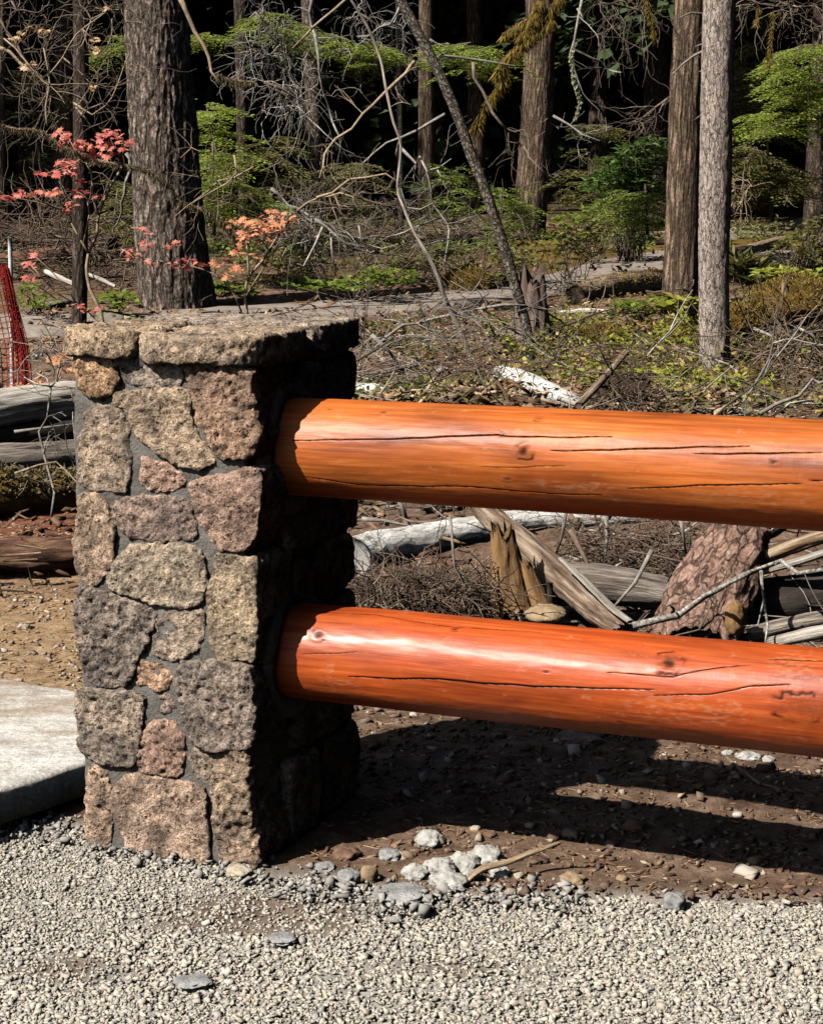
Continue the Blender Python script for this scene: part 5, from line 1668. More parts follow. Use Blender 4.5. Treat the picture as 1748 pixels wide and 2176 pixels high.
maple('red leaved vine maple on thin tan stems left of the thick furrowed trunk',
      [(zr([(545, 1760), (530, 1640), (470, 1510), (455, 1400), (465, 1330), (510, 1230), (520, 1120), (580, 980), (630, 900), (645, 860)], 0), 9), (zr([(465, 1330), (430, 1270), (380, 1180), (360, 1110)], 0), 6), (zr([(518, 1130), (490, 1040), (480, 900), (450, 850)], 0), 6), (zr([(440, 1270), (470, 1120), (460, 1060)], 0), 4)],
      [(150, 300, 28, 12), (128, 283, 18, 7), (190, 312, 36, 13), (232, 290, 28, 16), (250, 318, 22, 12), (205, 330, 26, 8), (140, 345, 22, 8), (152, 360, 16, 9), (100, 368, 22, 10), (168, 345, 14, 6), (58, 410, 24, 8), (105, 410, 24, 8), (20, 418, 18, 9), (168, 408, 18, 12), (150, 432, 14, 8), (138, 446, 8, 8), (168, 384, 6, 5), (205, 420, 6, 5), (275, 302, 8, 6)],
      17.0, 'maple_red', .046, 51, 2.4)
maple('orange pink leaved vine maple right of the thick furrowed trunk',
      [(zr([(1300, 1680), (1290, 1540), (1310, 1450), (1380, 1370), (1440, 1270), (1470, 1230)], 0), 8), (zr([(1310, 1450), (1300, 1340), (1295, 1250)], 0), 6), (zr([(1290, 1560), (1340, 1480), (1400, 1380), (1430, 1300)], 0), 5)],
      [(505, 472, 20, 9), (540, 470, 26, 10), (585, 455, 20, 12), (612, 468, 18, 10), (575, 490, 24, 10), (530, 497, 24, 10), (560, 515, 18, 9), (540, 543, 8, 9), (505, 536, 14, 7), (480, 552, 10, 5), (462, 562, 12, 6), (500, 575, 14, 6), (478, 590, 16, 7), (590, 475, 22, 9), (555, 485, 24, 9), (515, 512, 12, 8)],
      17.4, 'maple_coral', .046, 61, 2.8)
maple('low pink leaved vine maple twigs spread across the thick furrowed trunk',
      [(zr([(1270, 1640), (1200, 1500), (1080, 1420), (900, 1380), (760, 1360), (640, 1310)], 0), 4), (zr([(800, 1400), (790, 1300), (760, 1200), (690, 1195)], 0), 3)],
      [(288, 485, 20, 6), (312, 492, 10, 8), (275, 535, 24, 8), (310, 520, 16, 10), (360, 522, 18, 7), (375, 515, 10, 6), (330, 560, 22, 5), (385, 562, 26, 8), (405, 552, 12, 8), (435, 562, 12, 5), (460, 560, 14, 8), (285, 548, 16, 5)],
      17.8, 'maple_red', .038, 71, 2.6)
maple('few red maple leaves low between netting and pillar',
      [([(230, 700), (205, 680), (185, 660), (165, 648)], 4)],
      [(165, 648, 12, 5), (195, 660, 16, 6), (65, 562, 14, 6), (60, 590, 14, 8), (70, 540, 8, 5)],
      16.5, 'maple_red', .042, 81, 2.)

maple('bare twiggy maple with a few dry tan leaves in the upper left corner',
      [(zr([(250, 660), (240, 560), (262, 440), (255, 380), (230, 250)], 0), 5), (zr([(240, 420), (160, 350), (80, 250), (20, 200)], 0), 5), (zr([(250, 400), (330, 300), (400, 180), (560, 60)], 0), 4)],
      [(30, 80, 8, 7), (42, 76, 8, 8), (58, 58, 6, 8), (85, 62, 8, 5), (105, 66, 8, 6), (45, 140, 8, 5), (68, 136, 5, 5), (228, 20, 8, 8), (202, 85, 6, 12), (207, 105, 5, 6), (200, 185, 5, 8)],
      17.6, 'maple_tan', .040, 91, 1.)
maple('coral maple leaves on thin stems beside the pillar left edge',
      [([(112, 840), (125, 800), (140, 760), (150, 745)], 4)], [(138, 756, 16, 8), (155, 752, 12, 8), (150, 780, 14, 8), (128, 770, 10, 6), (45, 822, 14, 6), (90, 818, 12, 6)], 10.8, 'maple_coral', .034, 95, 1.6)

# ================================================================== FALLEN WOOD, STUMPS, ROCKS
GRAIN = [(.010, 40, 3, 'r'), (.004, 90, 14, 'f')]
ROUGH = [(.022, 12, 5, 'f'), (.012, 36, 12, 'r')]
PLATES = [(.014, 22, 9, 'r'), (.008, 50, 22, 'f')]


def wood(name, px, mat, label, cat='log', Y=None, disp=GRAIN, flat=(1, 1), roll=0., nth=32, seg=.03, jag=.0, seed=0., power=2.0, group=None, moss=0, mossmat='moss', hollow=.3, bury=.45):
    """px: (x, y, width) along the middle line in the photograph; lies on the ground unless distances Y are given"""
    pts, rad = [], []
    for k, (x, y, w) in enumerate(px):
        if Y is None:
            yy_ = G(x, y + w * bury)[1]
        else:
            yy_ = np.interp(k, np.linspace(0, len(px) - 1, len(Y)), Y)
        pts.append(P(x, y, yy_))
        rad.append(w * yy_ / FPX / 2)
    sc = float(np.mean(rad)) / .10
    dd = [(a * min(1., sc), f / max(.35, min(1.5, sc)), l / max(.35, min(1.5, sc)), k) for a, f, l, k in disp]
    mb = MB()
    log(mb, pts, rad, nth, seg, flat, roll, power, dd, jag, seed=seed, hollow=hollow)
    if not moss:
        return solo(name, mb, M[mat], label, cat, group, gc=True)
    b = np.mean(pts, 0)
    t = thing(name, b, label, cat, group)
    v = np.concatenate(mb.v)
    part('wood', mb, M[mat], t, gc=True)
    N = v - np.array(pts)[np.argmin(np.linalg.norm(v[:, None] - np.array(spline(pts, rad, .1)[0])[None], axis=2), axis=1) * 0]
    zc = np.interp(v[:, 0], *(lambda q: (q[np.argsort(q[:, 0]), 0], q[np.argsort(q[:, 0]), 2]))(np.array(pts)))
    top = v[v[:, 2] > zc + .15 * np.mean(rad)]
    c = top[rng.integers(0, len(top), moss)] + rng.normal(0, .01, (moss, 3))
    ms = leaves(MB(), c, rnd_dirs(moss, -.3, 1), rnd_dirs(moss), rng.uniform(.02, .05, moss), rng.uniform(.008, .02, moss), .1)
    o = part('moss', ms, M[mossmat], t, smooth=False)
    o['kind'] = 'stuff'
    return t


def rock(px, py, hw, hh, mat, label, seed, name='rock', cat='rock', group=None, amp=.35, freq=2., dz=.25, depth=.9, res=16, Y=None, power=2.):
    b = G(px, py + hh * .7)
    if Y:
        b = P(px, py, Y)
    s = b[1] / FPX
    mb = blob(MB(), b + [0, 0, hh * s * dz], (hw * s, hw * s * depth, hh * s * 1.05), seed, res, amp, freq, rot=seed, power=power)
    v = np.concatenate(mb.v)
    c = v.mean(0)
    d = (v - c) / (np.linalg.norm(v - c, axis=1)[:, None] + 1e-9)
    f = 1 / (hw * s)
    mb.v = [v + d * ((.10 * fbm(v * f * 4 + seed, 3) + .05 * pn(v * f * 11))[:, None] * hw * s)]
    o = solo(name, mb, M[mat], label, cat, group)
    if mat == 'moss_body':
        q = np.concatenate(mb.q)
        N = vnormals(mb.v[0], q)
        k = np.nonzero(N[:, 2] > -.1)[0]
        m = 2600
        i = k[rng.integers(0, len(k), m)]
        c = mb.v[0][i] + rng.normal(0, hw * s * .035, (m, 3))
        fl = leaves(MB(), c, N[i] + rnd_dirs(m) * .9, rnd_dirs(m), rng.uniform(.025, .065, m), rng.uniform(.008, .018, m), .1)
        part('moss', fl, M['moss'], o, smooth=False)
    return o


# --- left of the pillar
wood('fallen_log', [(-330, 905, 76), (-100, 882, 74), (40, 864, 70), (140, 852, 66), (240, 845, 60)], 'bleached', 'split grey weathered log left of the pillar, topmost of the log stack', Y=[9.6, 10, 10.3], disp=[(.034, 24, 1.4, 'r'), (.008, 70, 8, 'f')], seed=1., nth=48, seg=.025)
wood('fallen_log', [(-330, 950, 46), (0, 926, 46), (240, 905, 44)], 'dark_wood_and_shade', 'dark rotten log in the shade beneath the split grey log', Y=[9.5, 9.9, 10.2], disp=ROUGH, seed=2.)
wood('fallen_log', [(-330, 1000, 70), (0, 978, 66), (200, 965, 60)], 'gray_wood', 'grey brown log between the dark rotten log and the mossy log', Y=[9.2, 9.5, 9.8], disp=PLATES, seed=3.)
wood('fallen_log', [(-330, 1070, 105), (-60, 1056, 108), (80, 1050, 100), (240, 1046, 92)], 'old_moss_body' if 'old_moss_body' in M else 'moss_body', 'thick mossy log lowest in the stack left of the pillar', Y=[8.7, 9.0, 9.3], disp=[(.035, 12, 9, 'f'), (.018, 36, 30, 'f')], seed=4., nth=52, moss=2600, mossmat='old_moss')
wood('fallen_log', [(-300, 1190, 90), (-60, 1180, 92), (90, 1178, 86), (220, 1172, 76)], 'red_wood', 'crumbling red rotten log on the soil left of the pillar', flat=(1, .62), disp=[(.034, 20, 4, 'r'), (.015, 50, 14, 'f')], seed=5., nth=52, jag=.06)
for k, (a, b, w) in enumerate([((5, 1182), (88, 1174), 11), ((8, 1192), (80, 1188), 9), ((45, 1145), (92, 1162), 10), ((35, 1158), (98, 1166), 8), ((60, 1205), (70, 1245), 6), ((62, 1228), (72, 1256), 7), ((30, 1256), (55, 1234), 4)]):
    wood('wood_splinter', [(*a, w), (*b, w * .6)], 'orange_wood' if k % 3 == 2 else 'bleached_tan', ['longest tan splinter lying flat on the red rotten log', 'tan splinter just beneath the longest splinter', 'slanted upper tan splinter on the red rotten log', 'orange tan splinter between slanted and longest ones', 'short upright tan splinter hanging off the red rotten log', 'orange short splinter beside the short upright one', 'thin tan splinter on the soil below the red rotten log'][k], 'splinter', Y=[G(50, 1236)[1] - .12] * 2, disp=GRAIN, flat=(1, .45), nth=10, seed=10. + k, group='tan splinters on the red rotten log')

# concrete slab
poly = [(-1.46, 3.98), (-.995, 4.556), (-.828, 4.777), (-.70, 4.95), (-.71, 5.27), (-.955, 5.43), (-1.22, 5.60), (-1.9, 6.0), (-2.3, 5.0), (-2.0, 4.2)]
ol = []
for a, b in zip(poly, poly[1:] + poly[:1]):
    m = max(2, int(math.dist(a, b) / .022))
    ol += [(a[0] + (b[0] - a[0]) * q / m, a[1] + (b[1] - a[1]) * q / m) for q in range(m)]
ol = np.array(ol)
cc = ol.mean(0)
ol = ol + (ol - cc) / np.linalg.norm(ol - cc, axis=1)[:, None] * (.010 * fbm(np.c_[ol * 14, ol[:, :1] * 0], 3))[:, None]
n = len(ol)
rings = []
for inset, z in ((.03, .016), (.0, .03), (.0, .108), (.005, .116), (.02, .119), (.20, .121), (.45, .122)):
    q = ol - (ol - cc) * (inset / np.linalg.norm(ol - cc, axis=1)[:, None]) * (1 + .6 * fbm(np.c_[ol * 30, ol[:, :1] * 0 + z], 2))[:, None]
    rings.append(np.c_[q, z + .003 * fbm(np.c_[q * 9, q[:, :1] * 0], 3)])
V = np.concatenate(rings + [np.array([[*cc, .122], [*cc, .016]])])
Q = [[r * n + i, r * n + (i + 1) % n, (r + 1) * n + (i + 1) % n, (r + 1) * n + i] for r in range(6) for i in range(n)]
T = [[6 * n + i, 6 * n + (i + 1) % n, 7 * n] for i in range(n)] + [[(i + 1) % n, i, 7 * n + 1] for i in range(n)]
if np.cross(ol[1] - ol[0], cc - ol[0]) < 0:
    Q, T = [q[::-1] for q in Q], [q[::-1] for q in T]
solo('concrete_slab', MB().add(V, Q, T), M['concrete'], 'pale broken concrete slab lying flat left of the pillar', 'slab', smooth=False)

# dry white shrub on the left
branchset('dead_shrub', [([(109, 1112), (100, 1049), (92, 963), (95, 905), (108, 850), (114, 824), (117, 805), (135, 780), (150, 755), (143, 742)], 7), ([(114, 824), (85, 812), (60, 795)], 4), ([(112, 830), (105, 790), (85, 785), (72, 795)], 4), ([(117, 805), (118, 790), (102, 760), (90, 755), (75, 760)], 4), ([(48, 812), (47, 788), (60, 758), (70, 740), (80, 728), (108, 738)], 4), ([(150, 753), (147, 735), (148, 720)], 4), ([(130, 745), (115, 735), (110, 710)], 4), ([(172, 990), (155, 950), (135, 915), (113, 892)], 4), ([(172, 990), (168, 960), (150, 905), (145, 880)], 4)], 'twig', 'dry white leafless shrub growing beside the pillar left edge', 'shrub', None, 9, 8.6, .08, .16, 4, 41)
branchset('dead_branch', [([(24, 916), (90, 909), (152, 896)], 8)], 'twig', 'straight white stick lying across the dark rotten log', twigs=2, Y=9.3, seed=42, spread=.02, tl=.2)
branchset('dead_branch', [([(46, 1006), (80, 993), (110, 995), (145, 1012), (178, 1040)], 6)], 'twig_y', 'thin arched tan stem over the mossy log', twigs=1, Y=8.5, seed=43, spread=.02)

# safety netting
t = thing('safety_netting', G(30, 832), 'red plastic safety netting hanging in folds at the left edge', 'netting')
NY = G(30, 832)[1]
ctr = np.array([(8, 566), (18, 610), (28, 655), (38, 700), (46, 740), (50, 780), (52, 830)], float)
us = np.linspace(-.55, 1, 150)


def netpt(u, v):
    cx = np.interp(v, np.linspace(0, 1, 7), ctr[:, 0])
    cy = np.interp(v, np.linspace(0, 1, 7), ctr[:, 1])
    fold = np.where(u > 0, u, 0)
    w = np.interp(v, [0, .3, .7, 1], [8, 8, 10, 12])
    x = np.where(u > 0, cx - w + 2 * w * fold + 6 * np.sin(fold * 31 + v * 3), cx - w + u * 190)
    y = cy + np.where(u <= 0, -u * 62, 0) * (1 - v) + 4 * np.sin(fold * 9)
    dep = NY - .25 + np.where(u > 0, .10 * np.sin(fold * 44 + 2 * v), .02 * np.sin(u * 30))
    return np.array([P(a, b, c) for a, b, c in zip(np.atleast_1d(x), np.atleast_1d(y), np.atleast_1d(dep))])


nb = MB()
for v in np.linspace(0, 1, 24):
    tube(nb, netpt(us, np.full_like(us, v)), .0034, 4, cap=False)
vs = np.linspace(0, 1, 14)
for u in np.concatenate([np.linspace(-.55, 0, 10)[:-1], np.linspace(0, 1, 34)]):
    tube(nb, netpt(np.full_like(vs, u), vs), .0038, 4, cap=False)
part('net', nb, M['net'], t)
b = G(28, 824)
pole('fence_post', [(26, 822), (24, 640), (21, 505)], NY, 'white_paint', 'weathered white post standing up out of the red netting', 'post', [9, 9, 9], nth=10)

# --- debris between the rails
wood('fallen_log', [(752, 1186, 88), (800, 1170, 84), (880, 1152, 70), (985, 1130, 58), (1150, 1103, 46), (1330, 1098, 34), (1440, 1094, 20)], 'white_bark', 'white bark log with black cracks stretching away between the two rails', disp=[(.012, 16, 6, 'r'), (.004, 60, 20, 'f')], nth=52, seg=.02, seed=21., moss=0, bury=.40)
wood('fallen_log', [(1000, 1056, 30), (1040, 1096, 44), (1110, 1156, 56), (1205, 1240, 60), (1268, 1296, 56), (1325, 1340, 44)], 'brown_wood', 'brown barked limb leaning diagonally between the two rails', Y=[7.3, 6.35], disp=[(.020, 34, 4, 'r'), (.010, 70, 14, 'f')], nth=52, seg=.014, seed=22., jag=.05)
wood('fallen_branch', [(1190, 1186, 12), (1240, 1232, 20), (1300, 1292, 20), (1340, 1322, 16)], 'bleached', 'pale barkless strip along the edge of the leaning brown limb', 'branch', Y=[6.65, 6.25], disp=GRAIN, flat=(1, .5), nth=14, seed=23.)
wood('stump', [(1092, 1306, 104), (1085, 1262, 84), (1078, 1205, 58), (1070, 1140, 40)], 'orange_wood', 'pointed orange brown broken stump left of the leaning limb', 'stump', Y=[6.62, 6.68], disp=[(.030, 22, 3, 'r'), (.008, 60, 14, 'f')], nth=40, seg=.02, flat=(1, .55), jag=.07, seed=24.)
wood('stump', [(1156, 1304, 50), (1140, 1262, 42), (1118, 1205, 24)], 'orange_wood', 'slanted orange brown wood prong right of the pointed stump', 'stump', Y=[6.6, 6.66], disp=ROUGH, nth=26, seg=.02, flat=(1, .5), jag=.05, seed=25.)
rock(1160, 1310, 48, 20, 'tan_rock', 'smooth tan rock peeking over the lower rail', 3, Y=6.45, amp=.2)
wood('stake', [(1169, 1312, 14), (1168, 1238, 13)], 'dark_wood_and_shade', 'short black stake upright behind the smooth tan rock', 'stake', Y=[6.55, 6.55], disp=(), nth=12, seed=26.)
wood('fallen_log', [(1120, 1256, 70), (1220, 1238, 78), (1330, 1248, 76), (1450, 1268, 60)], 'gray_wood', 'pale brown weathered log lying behind the leaning limb', Y=[6.85, 6.85, 6.8], disp=[(.018, 26, 3, 'r'), (.006, 70, 12, 'f')], nth=44, seg=.02, seed=27., jag=.05)
wood('bark_log', [(1582, 1128, 80), (1555, 1170, 140), (1515, 1255, 172), (1482, 1330, 172), (1470, 1385, 160)], 'red_bark', 'thick log end with flaky red bark standing on a slant', 'log', Y=[6.9, 6.35], disp=[(.030, 22, 7, 'r'), (.012, 50, 20, 'f')], nth=72, seg=.016, flat=(1, .7), jag=.06, seed=28.)
rock(1562, 1322, 22, 34, 'orange_wood_rock', 'small orange brown wood lump against the flaky red log', 4, 'wood_lump', 'wood', Y=6.2, amp=.4, power=3.)
branchset('dead_branch', [([(1334, 1322), (1427, 1286), (1500, 1262), (1578, 1234), (1648, 1216), (1750, 1212), (1850, 1206)], 17), ([(1640, 1222), (1636, 1260), (1630, 1300), (1622, 1352)], 9), ([(1636, 1275), (1610, 1310), (1584, 1336)], 5), ([(1420, 1288), (1412, 1270), (1416, 1252)], 10)], 'twig_l', 'lichen grey branch crossing in front of the flaky red log', twigs=2, Y=6.12, seed=44, spread=.03, tl=.2)
wood('plank', [(1606, 1192, 40), (1690, 1160, 44), (1830, 1112, 46)], 'split_tan', 'tan split timber sloping up at the right edge between rails', 'timber', Y=[6.75, 6.6], disp=[(.016, 44, 2, 'r'), (.004, 90, 10, 'f')], flat=(1, .6), nth=40, seg=.02, seed=29., jag=.05)
wood('plank', [(1615, 1216, 22), (1700, 1192, 26), (1830, 1150, 30)], 'bleached', 'pale grey split timber just below the tan split timber', 'timber', Y=[6.7, 6.55], disp=GRAIN, flat=(1, .6), nth=30, seg=.02, seed=30., jag=.04)
wood('fallen_log', [(1590, 1285, 90), (1700, 1268, 96), (1860, 1240, 100)], 'dark_wood_and_shade', 'black log added as hollow shade right of the flaky red log', Y=[6.75, 6.75], disp=ROUGH, nth=40, seed=31.)  # its black colour stands for the shade in a hollow between the logs
wood('fallen_log', [(1600, 1345, 44), (1700, 1322, 44), (1830, 1300, 46)], 'gray_wood', 'brown grey split log above the lower rail at the right edge', Y=[6.3, 6.2], disp=GRAIN, flat=(1, .7), nth=36, seg=.02, seed=32., jag=.04)
wood('fallen_log', [(1640, 1366, 30), (1720, 1348, 36), (1840, 1326, 38)], 'bleached', 'bleached pale log just over the lower rail at the right edge', Y=[6.05, 5.95], disp=GRAIN, flat=(1, .8), nth=36, seg=.02, seed=33., jag=.03)
for k, (a, b, w, mat, Yq, lab) in enumerate([
    ((973, 1090), (979, 1292), 7, 'twig', 6.5, 'thin white upright stick between the rails nearest the pillar'),
    ((1206, 1076), (1182, 1182), 9, 'twig_b', 7.0, 'grey leaning stick behind the brown barked limb'),
    ((1308, 1096), (1286, 1204), 10, 'twig', 7.2, 'white leaning stick under the middle of the upper rail'),
    ((1446, 1098), (1472, 1186), 11, 'twig', 7.0, 'white slanted stick left of the flaky red log'),
    ((1374, 1160), (1298, 1276), 11, 'twig', 6.6, 'pale crooked stick right of the brown barked limb'),
    ((1206, 1136), (1254, 1242), 13, 'twig_d', 6.9, 'dark stick crossing behind the brown barked limb'),
    ((842, 1046), (864, 1112), 15, 'twig', 8.4, 'short white stub over the white bark log near the pillar'),
    ((765, 1096), (860, 1118), 11, 'twig', 8.0, 'pale stick lying along the white bark log'),
    ((1440, 1200), (1330, 1170), 7, 'twig_b', 7.0, 'thin brown stick on the brown brush pile'),
    ((760, 1236), (800, 1222), 12, 'twig', 6.9, 'short pale stick beside the pillar between the rails')]):
    m = ((a[0] + b[0]) / 2 + 3 * (-1) ** k, (a[1] + b[1]) / 2)
    branchset('dead_stick', [([a, m, b], w)], mat, lab, 'stick', None, 1.5, Yq, .02, .14, 5, 60 + k)


def brush(px, n, mat, label, Yr, seed, L=.35, r0=.004, h=.12, group='heaps of fine dead twigs'):
    r = np.random.default_rng(seed)
    mb = MB()
    for _ in range(n):
        x, y, w, hh = px[r.integers(0, len(px))]
        p = P(x + r.uniform(-1, 1) * w, y + r.uniform(-1, 1) * hh, r.uniform(*Yr))
        d = r.normal(0, 1, 3) * [1, .7, .45]
        grow(mb, p, d, L * r.uniform(.4, 1.3), r0 * r.uniform(.6, 1.6), r, 1, .35, -.03, 3, 5, .45)
    c = np.concatenate(mb.v).mean(0)
    t = thing('brush_pile', c, label, 'brush pile', group)
    o = part('twigs', mb, M[mat], t, smooth=False)
    o['kind'] = 'stuff'


brush([(840, 1250, 90, 28), (930, 1255, 90, 30), (890, 1275, 130, 14), (1010, 1262, 40, 24)], 620, 'twig_d', 'brown heap of fine dead twigs beside the pillar between rails', (6.4, 7.0), 1, .15, .0028)
brush([(1260, 1160, 80, 40), (1380, 1150, 80, 50), (1330, 1200, 70, 24), (1450, 1180, 40, 40)], 420, 'twig_d', 'brown heap of dead twigs behind the leaning limb', (7.1, 7.9), 2, .16, .003)
brush([(800, 1100, 40, 30), (880, 1080, 60, 30), (960, 1075, 60, 24)], 40, 'twig_b', 'pale twigs scattered over the white bark log', (8.3, 9.2), 3, .22, .0035)
brush([(870, 735, 90, 45), (960, 700, 80, 35), (830, 760, 60, 30), (1050, 690, 70, 30)], 46, 'twig', 'pale dead twigs arching beside the cap stones', (14, 16.5), 4, .6, .005)
brush([(1690, 700, 50, 45), (1640, 780, 50, 30), (1720, 740, 30, 40)], 130, 'twig_d', 'dark knot of roots and twigs on the mossy bank', (13.5, 16), 5, .7, .006)
brush([(900, 790, 120, 25), (1180, 760, 120, 40), (1000, 770, 90, 25), (1420, 800, 120, 50), (1640, 850, 110, 40)], 260, 'twig_d', 'loose brown twigs littering the ground above the upper rail', (11.5, 15), 6, .32, .004)
brush([(60, 470, 70, 50), (150, 500, 80, 40), (240, 560, 60, 40), (80, 560, 70, 40)], 240, 'twig_d', 'dim heap of dead branches behind the red leaved maple', (24, 27), 7, 1.0, .009)
brush([(700, 520, 140, 60), (860, 540, 90, 50), (1000, 500, 60, 30), (600, 480, 60, 50)], 260, 'twig_b', 'brown twig thicket beyond the path', (24, 27), 8, .9, .006)
brush([(790, 1290, 40, 20), (830, 1300, 60, 14)], 60, 'twig_b', 'few short twigs on the soil above the lower rail', (6.4, 6.8), 9, .25)

# more broken wood lying about in the heap
for k, (a, b, w, mat, lab) in enumerate([
    ((800, 1150), (905, 1128), 13, 'gray_wood', 'grey stick lying across the left end of the white bark log'),
    ((780, 1222), (890, 1205), 15, 'red_wood', 'reddish rotten stick below the white bark log'),
    ((900, 1085), (1010, 1072), 22, 'brown_wood', 'short brown billet behind the white bark log'),
    ((1230, 1300), (1330, 1282), 15, 'gray_wood', 'grey stick at the foot of the leaning limb'),
    ((1340, 1290), (1420, 1240), 18, 'bleached', 'bleached stick propped left of the flaky red log'),
    ((1210, 1205), (1350, 1190), 22, 'brown_wood', 'brown billet on top of the pale weathered log'),
    ((1150, 1330), (1290, 1318), 13, 'brown_wood', 'thin brown stick just over the lower rail'),
    ((1590, 1160), (1680, 1112), 16, 'dark_wood_and_shade', 'dark stick behind the tan split timber'),
    ((1600, 1300), (1760, 1285), 16, 'gray_wood', 'grey stick in the shade under the split timbers'),
    ((1560, 1100), (1700, 1108), 20, 'gray_wood', 'grey log half hidden under the upper rail at right'),
    ((1040, 1290), (1075, 1262), 9, 'split_tan', 'tan splinter beside the pointed stump'),
    ((1380, 1300), (1440, 1318), 12, 'orange_wood', 'orange brown chunk under the lichen grey branch')]):
    m = ((a[0] + b[0]) / 2, (a[1] + b[1]) / 2 - 3)
    wood('dead_stick', [(*a, w * .9), (*m, w), (*b, w * .7)], mat, lab, 'stick', disp=GRAIN, nth=18, seg=.02, jag=.03, seed=120. + k)

# --- band above the upper rail
wood('bark_slab', [(752, 826, 34), (796, 830, 40), (842, 838, 24)], 'white_bark', 'white cracked bark chunk just right of the pillar cap', 'bark', disp=PLATES, flat=(1, .7), nth=32, seg=.02, seed=41., jag=.04)
wood('bark_slab', [(820, 832, 20), (880, 808, 30), (938, 784, 22)], 'gray_wood', 'dark grey bark slab behind the white cracked bark chunk', 'bark', disp=GRAIN, flat=(1, .5), nth=28, seg=.03, seed=42., jag=.06)
wood('bark_slab', [(765, 802, 16), (850, 782, 22), (925, 768, 14)], 'gray_wood', 'long grey bark strip farthest behind the white bark chunk', 'bark', disp=GRAIN, flat=(1, .5), nth=28, seg=.03, seed=43., jag=.06)
wood('bark_slab', [(930, 852, 18), (985, 832, 26), (1040, 818, 20)], 'brown_wood', 'brown bark slab among chips left of the short white barked log', 'bark', disp=GRAIN, flat=(1, .5), nth=28, seg=.03, seed=44., jag=.06)
wood('fallen_log', [(1064, 802, 48), (1090, 808, 50), (1130, 820, 46), (1185, 842, 36), (1240, 864, 22)], 'white_bark', 'short white barked log lying behind the upper rail', disp=PLATES, nth=40, seg=.025, seed=45., jag=.05)
wood('fallen_branch', [(1185, 846, 10), (1215, 856, 12), (1240, 866, 9)], 'bleached', 'pale broken stick beside the short white barked log', 'branch', Y=[11.7, 11.6], disp=GRAIN, nth=14, seed=46.)
rock(1325, 826, 78, 46, 'root_soil', 'dark clod of upturned roots and soil above the upper rail', 6, 'root_clod', 'root clod', amp=.5, freq=3, res=26, depth=.6)
brush([(1320, 822, 74, 36)], 90, 'twig_d', 'roots sticking out of the dark upturned clod', (11.2, 12.4), 10, .35, .005)
wood('fallen_branch', [(1228, 862, 15), (1275, 812, 16), (1330, 748, 13)], 'brown_wood', 'brown stick leaning on the dark upturned clod', 'branch', Y=[11.0, 11.6], disp=GRAIN, nth=16, seed=47.)
wood('fallen_branch', [(1440, 872, 12), (1540, 874, 13), (1650, 878, 10)], 'gray_wood', 'thin grey pole lying level just over the upper rail', 'branch', disp=GRAIN, nth=14, seed=48.)
branchset('dead_branch', [([(1605, 882), (1650, 862), (1695, 842), (1730, 818), (1760, 790), (1800, 740)], 10), ([(1640, 884), (1680, 862), (1720, 848)], 6)], 'twig', 'grey forked branch rising at the right edge over the upper rail', twigs=3, Y=10.6, seed=46, spread=.03)
branchset('dead_branch', [([(1470, 866), (1505, 825), (1552, 778)], 6)], 'twig', 'thin pale stick leaning at the foot of the slim trunk', twigs=1, Y=12.6, seed=47, spread=.03)
branchset('dead_branch', [([(1600, 696), (1660, 722), (1750, 778)], 7), ([(1685, 690), (1720, 705), (1760, 730)], 7)], 'twig', 'pale fallen branch slanting across the mossy bank', twigs=5, Y=14.5, seed=48, spread=.05)
branchset('dead_branch', [([(752, 768), (766, 757), (856, 699), (973, 658), (1089, 649), (1171, 670), (1223, 711), (1240, 740)], 8)], 'twig', 'long pale branch arching low across the path edge', twigs=14, Y=17, seed=49, spread=.05, tl=.6)
branchset('dead_branch', [([(790, 712), (820, 746), (854, 784)], 10)], 'twig', 'stout white stick leaning right of the cap stones', twigs=1, Y=14.5, seed=50, spread=.03)
wood('stump', [(1128, 722, 84), (1128, 690, 66), (1130, 640, 54), (1131, 596, 44)], 'stump_wood', 'jagged broken stump beside the path', 'stump', Y=[G(1128, 722)[1]] * 2, disp=[(.05, 14, 1.2, 'r'), (.014, 40, 8, 'f')], nth=56, seg=.04, seed=51., jag=.22, hollow=.1)
rock(994, 592, 58, 34, 'moss_body', 'brown mossy boulder on the near side of the straight tan trunks', 7, 'mossy_boulder', 'boulder', amp=.2, res=26)
wood('fallen_log', [(1222, 628, 40), (1290, 612, 50), (1350, 604, 46), (1412, 596, 40)], 'brown_wood', 'mossy log lying left of the brown streaked trunk', disp=ROUGH, nth=36, seg=.05, seed=52., moss=1500, jag=.05)
wood('log_step', [(1306, 512, 30), (1365, 508, 30), (1430, 505, 28)], 'brown_wood', 'squared log edging across the path left of the brown streaked trunk', 'log edging', disp=GRAIN, nth=24, seg=.08, seed=53., power=5.)
wood('log_step', [(1560, 540, 22), (1620, 524, 22), (1660, 512, 20)], 'brown_wood', 'log edging across the path right of the slim pale trunk', 'log edging', disp=GRAIN, nth=24, seg=.08, seed=54., power=5.)
wood('fallen_branch', [(1180, 664, 8), (1245, 660, 11), (1310, 664, 8)], 'bleached', 'short white fallen branch in front of the mossy log', 'branch', disp=GRAIN, nth=12, seed=55.)
wood('stump', [(1672, 662, 20), (1670, 640, 16), (1666, 606, 13)], 'bleached_tan', 'small pale snag poking out of the mossy bank', 'stump', Y=[17.5, 17.5], disp=GRAIN, nth=20, seg=.03, seed=56., jag=.1)
rock(1690, 655, 100, 46, 'moss_body', 'broad orange brown moss mound at the right edge', 8, 'moss_mound', 'moss mound', amp=.25, res=30, Y=17.8, depth=.9)
rock(1588, 690, 62, 30, 'moss_body', 'low moss mound right of the slim pale trunk', 9, 'moss_mound', 'moss mound', amp=.3, res=24, Y=16.2)
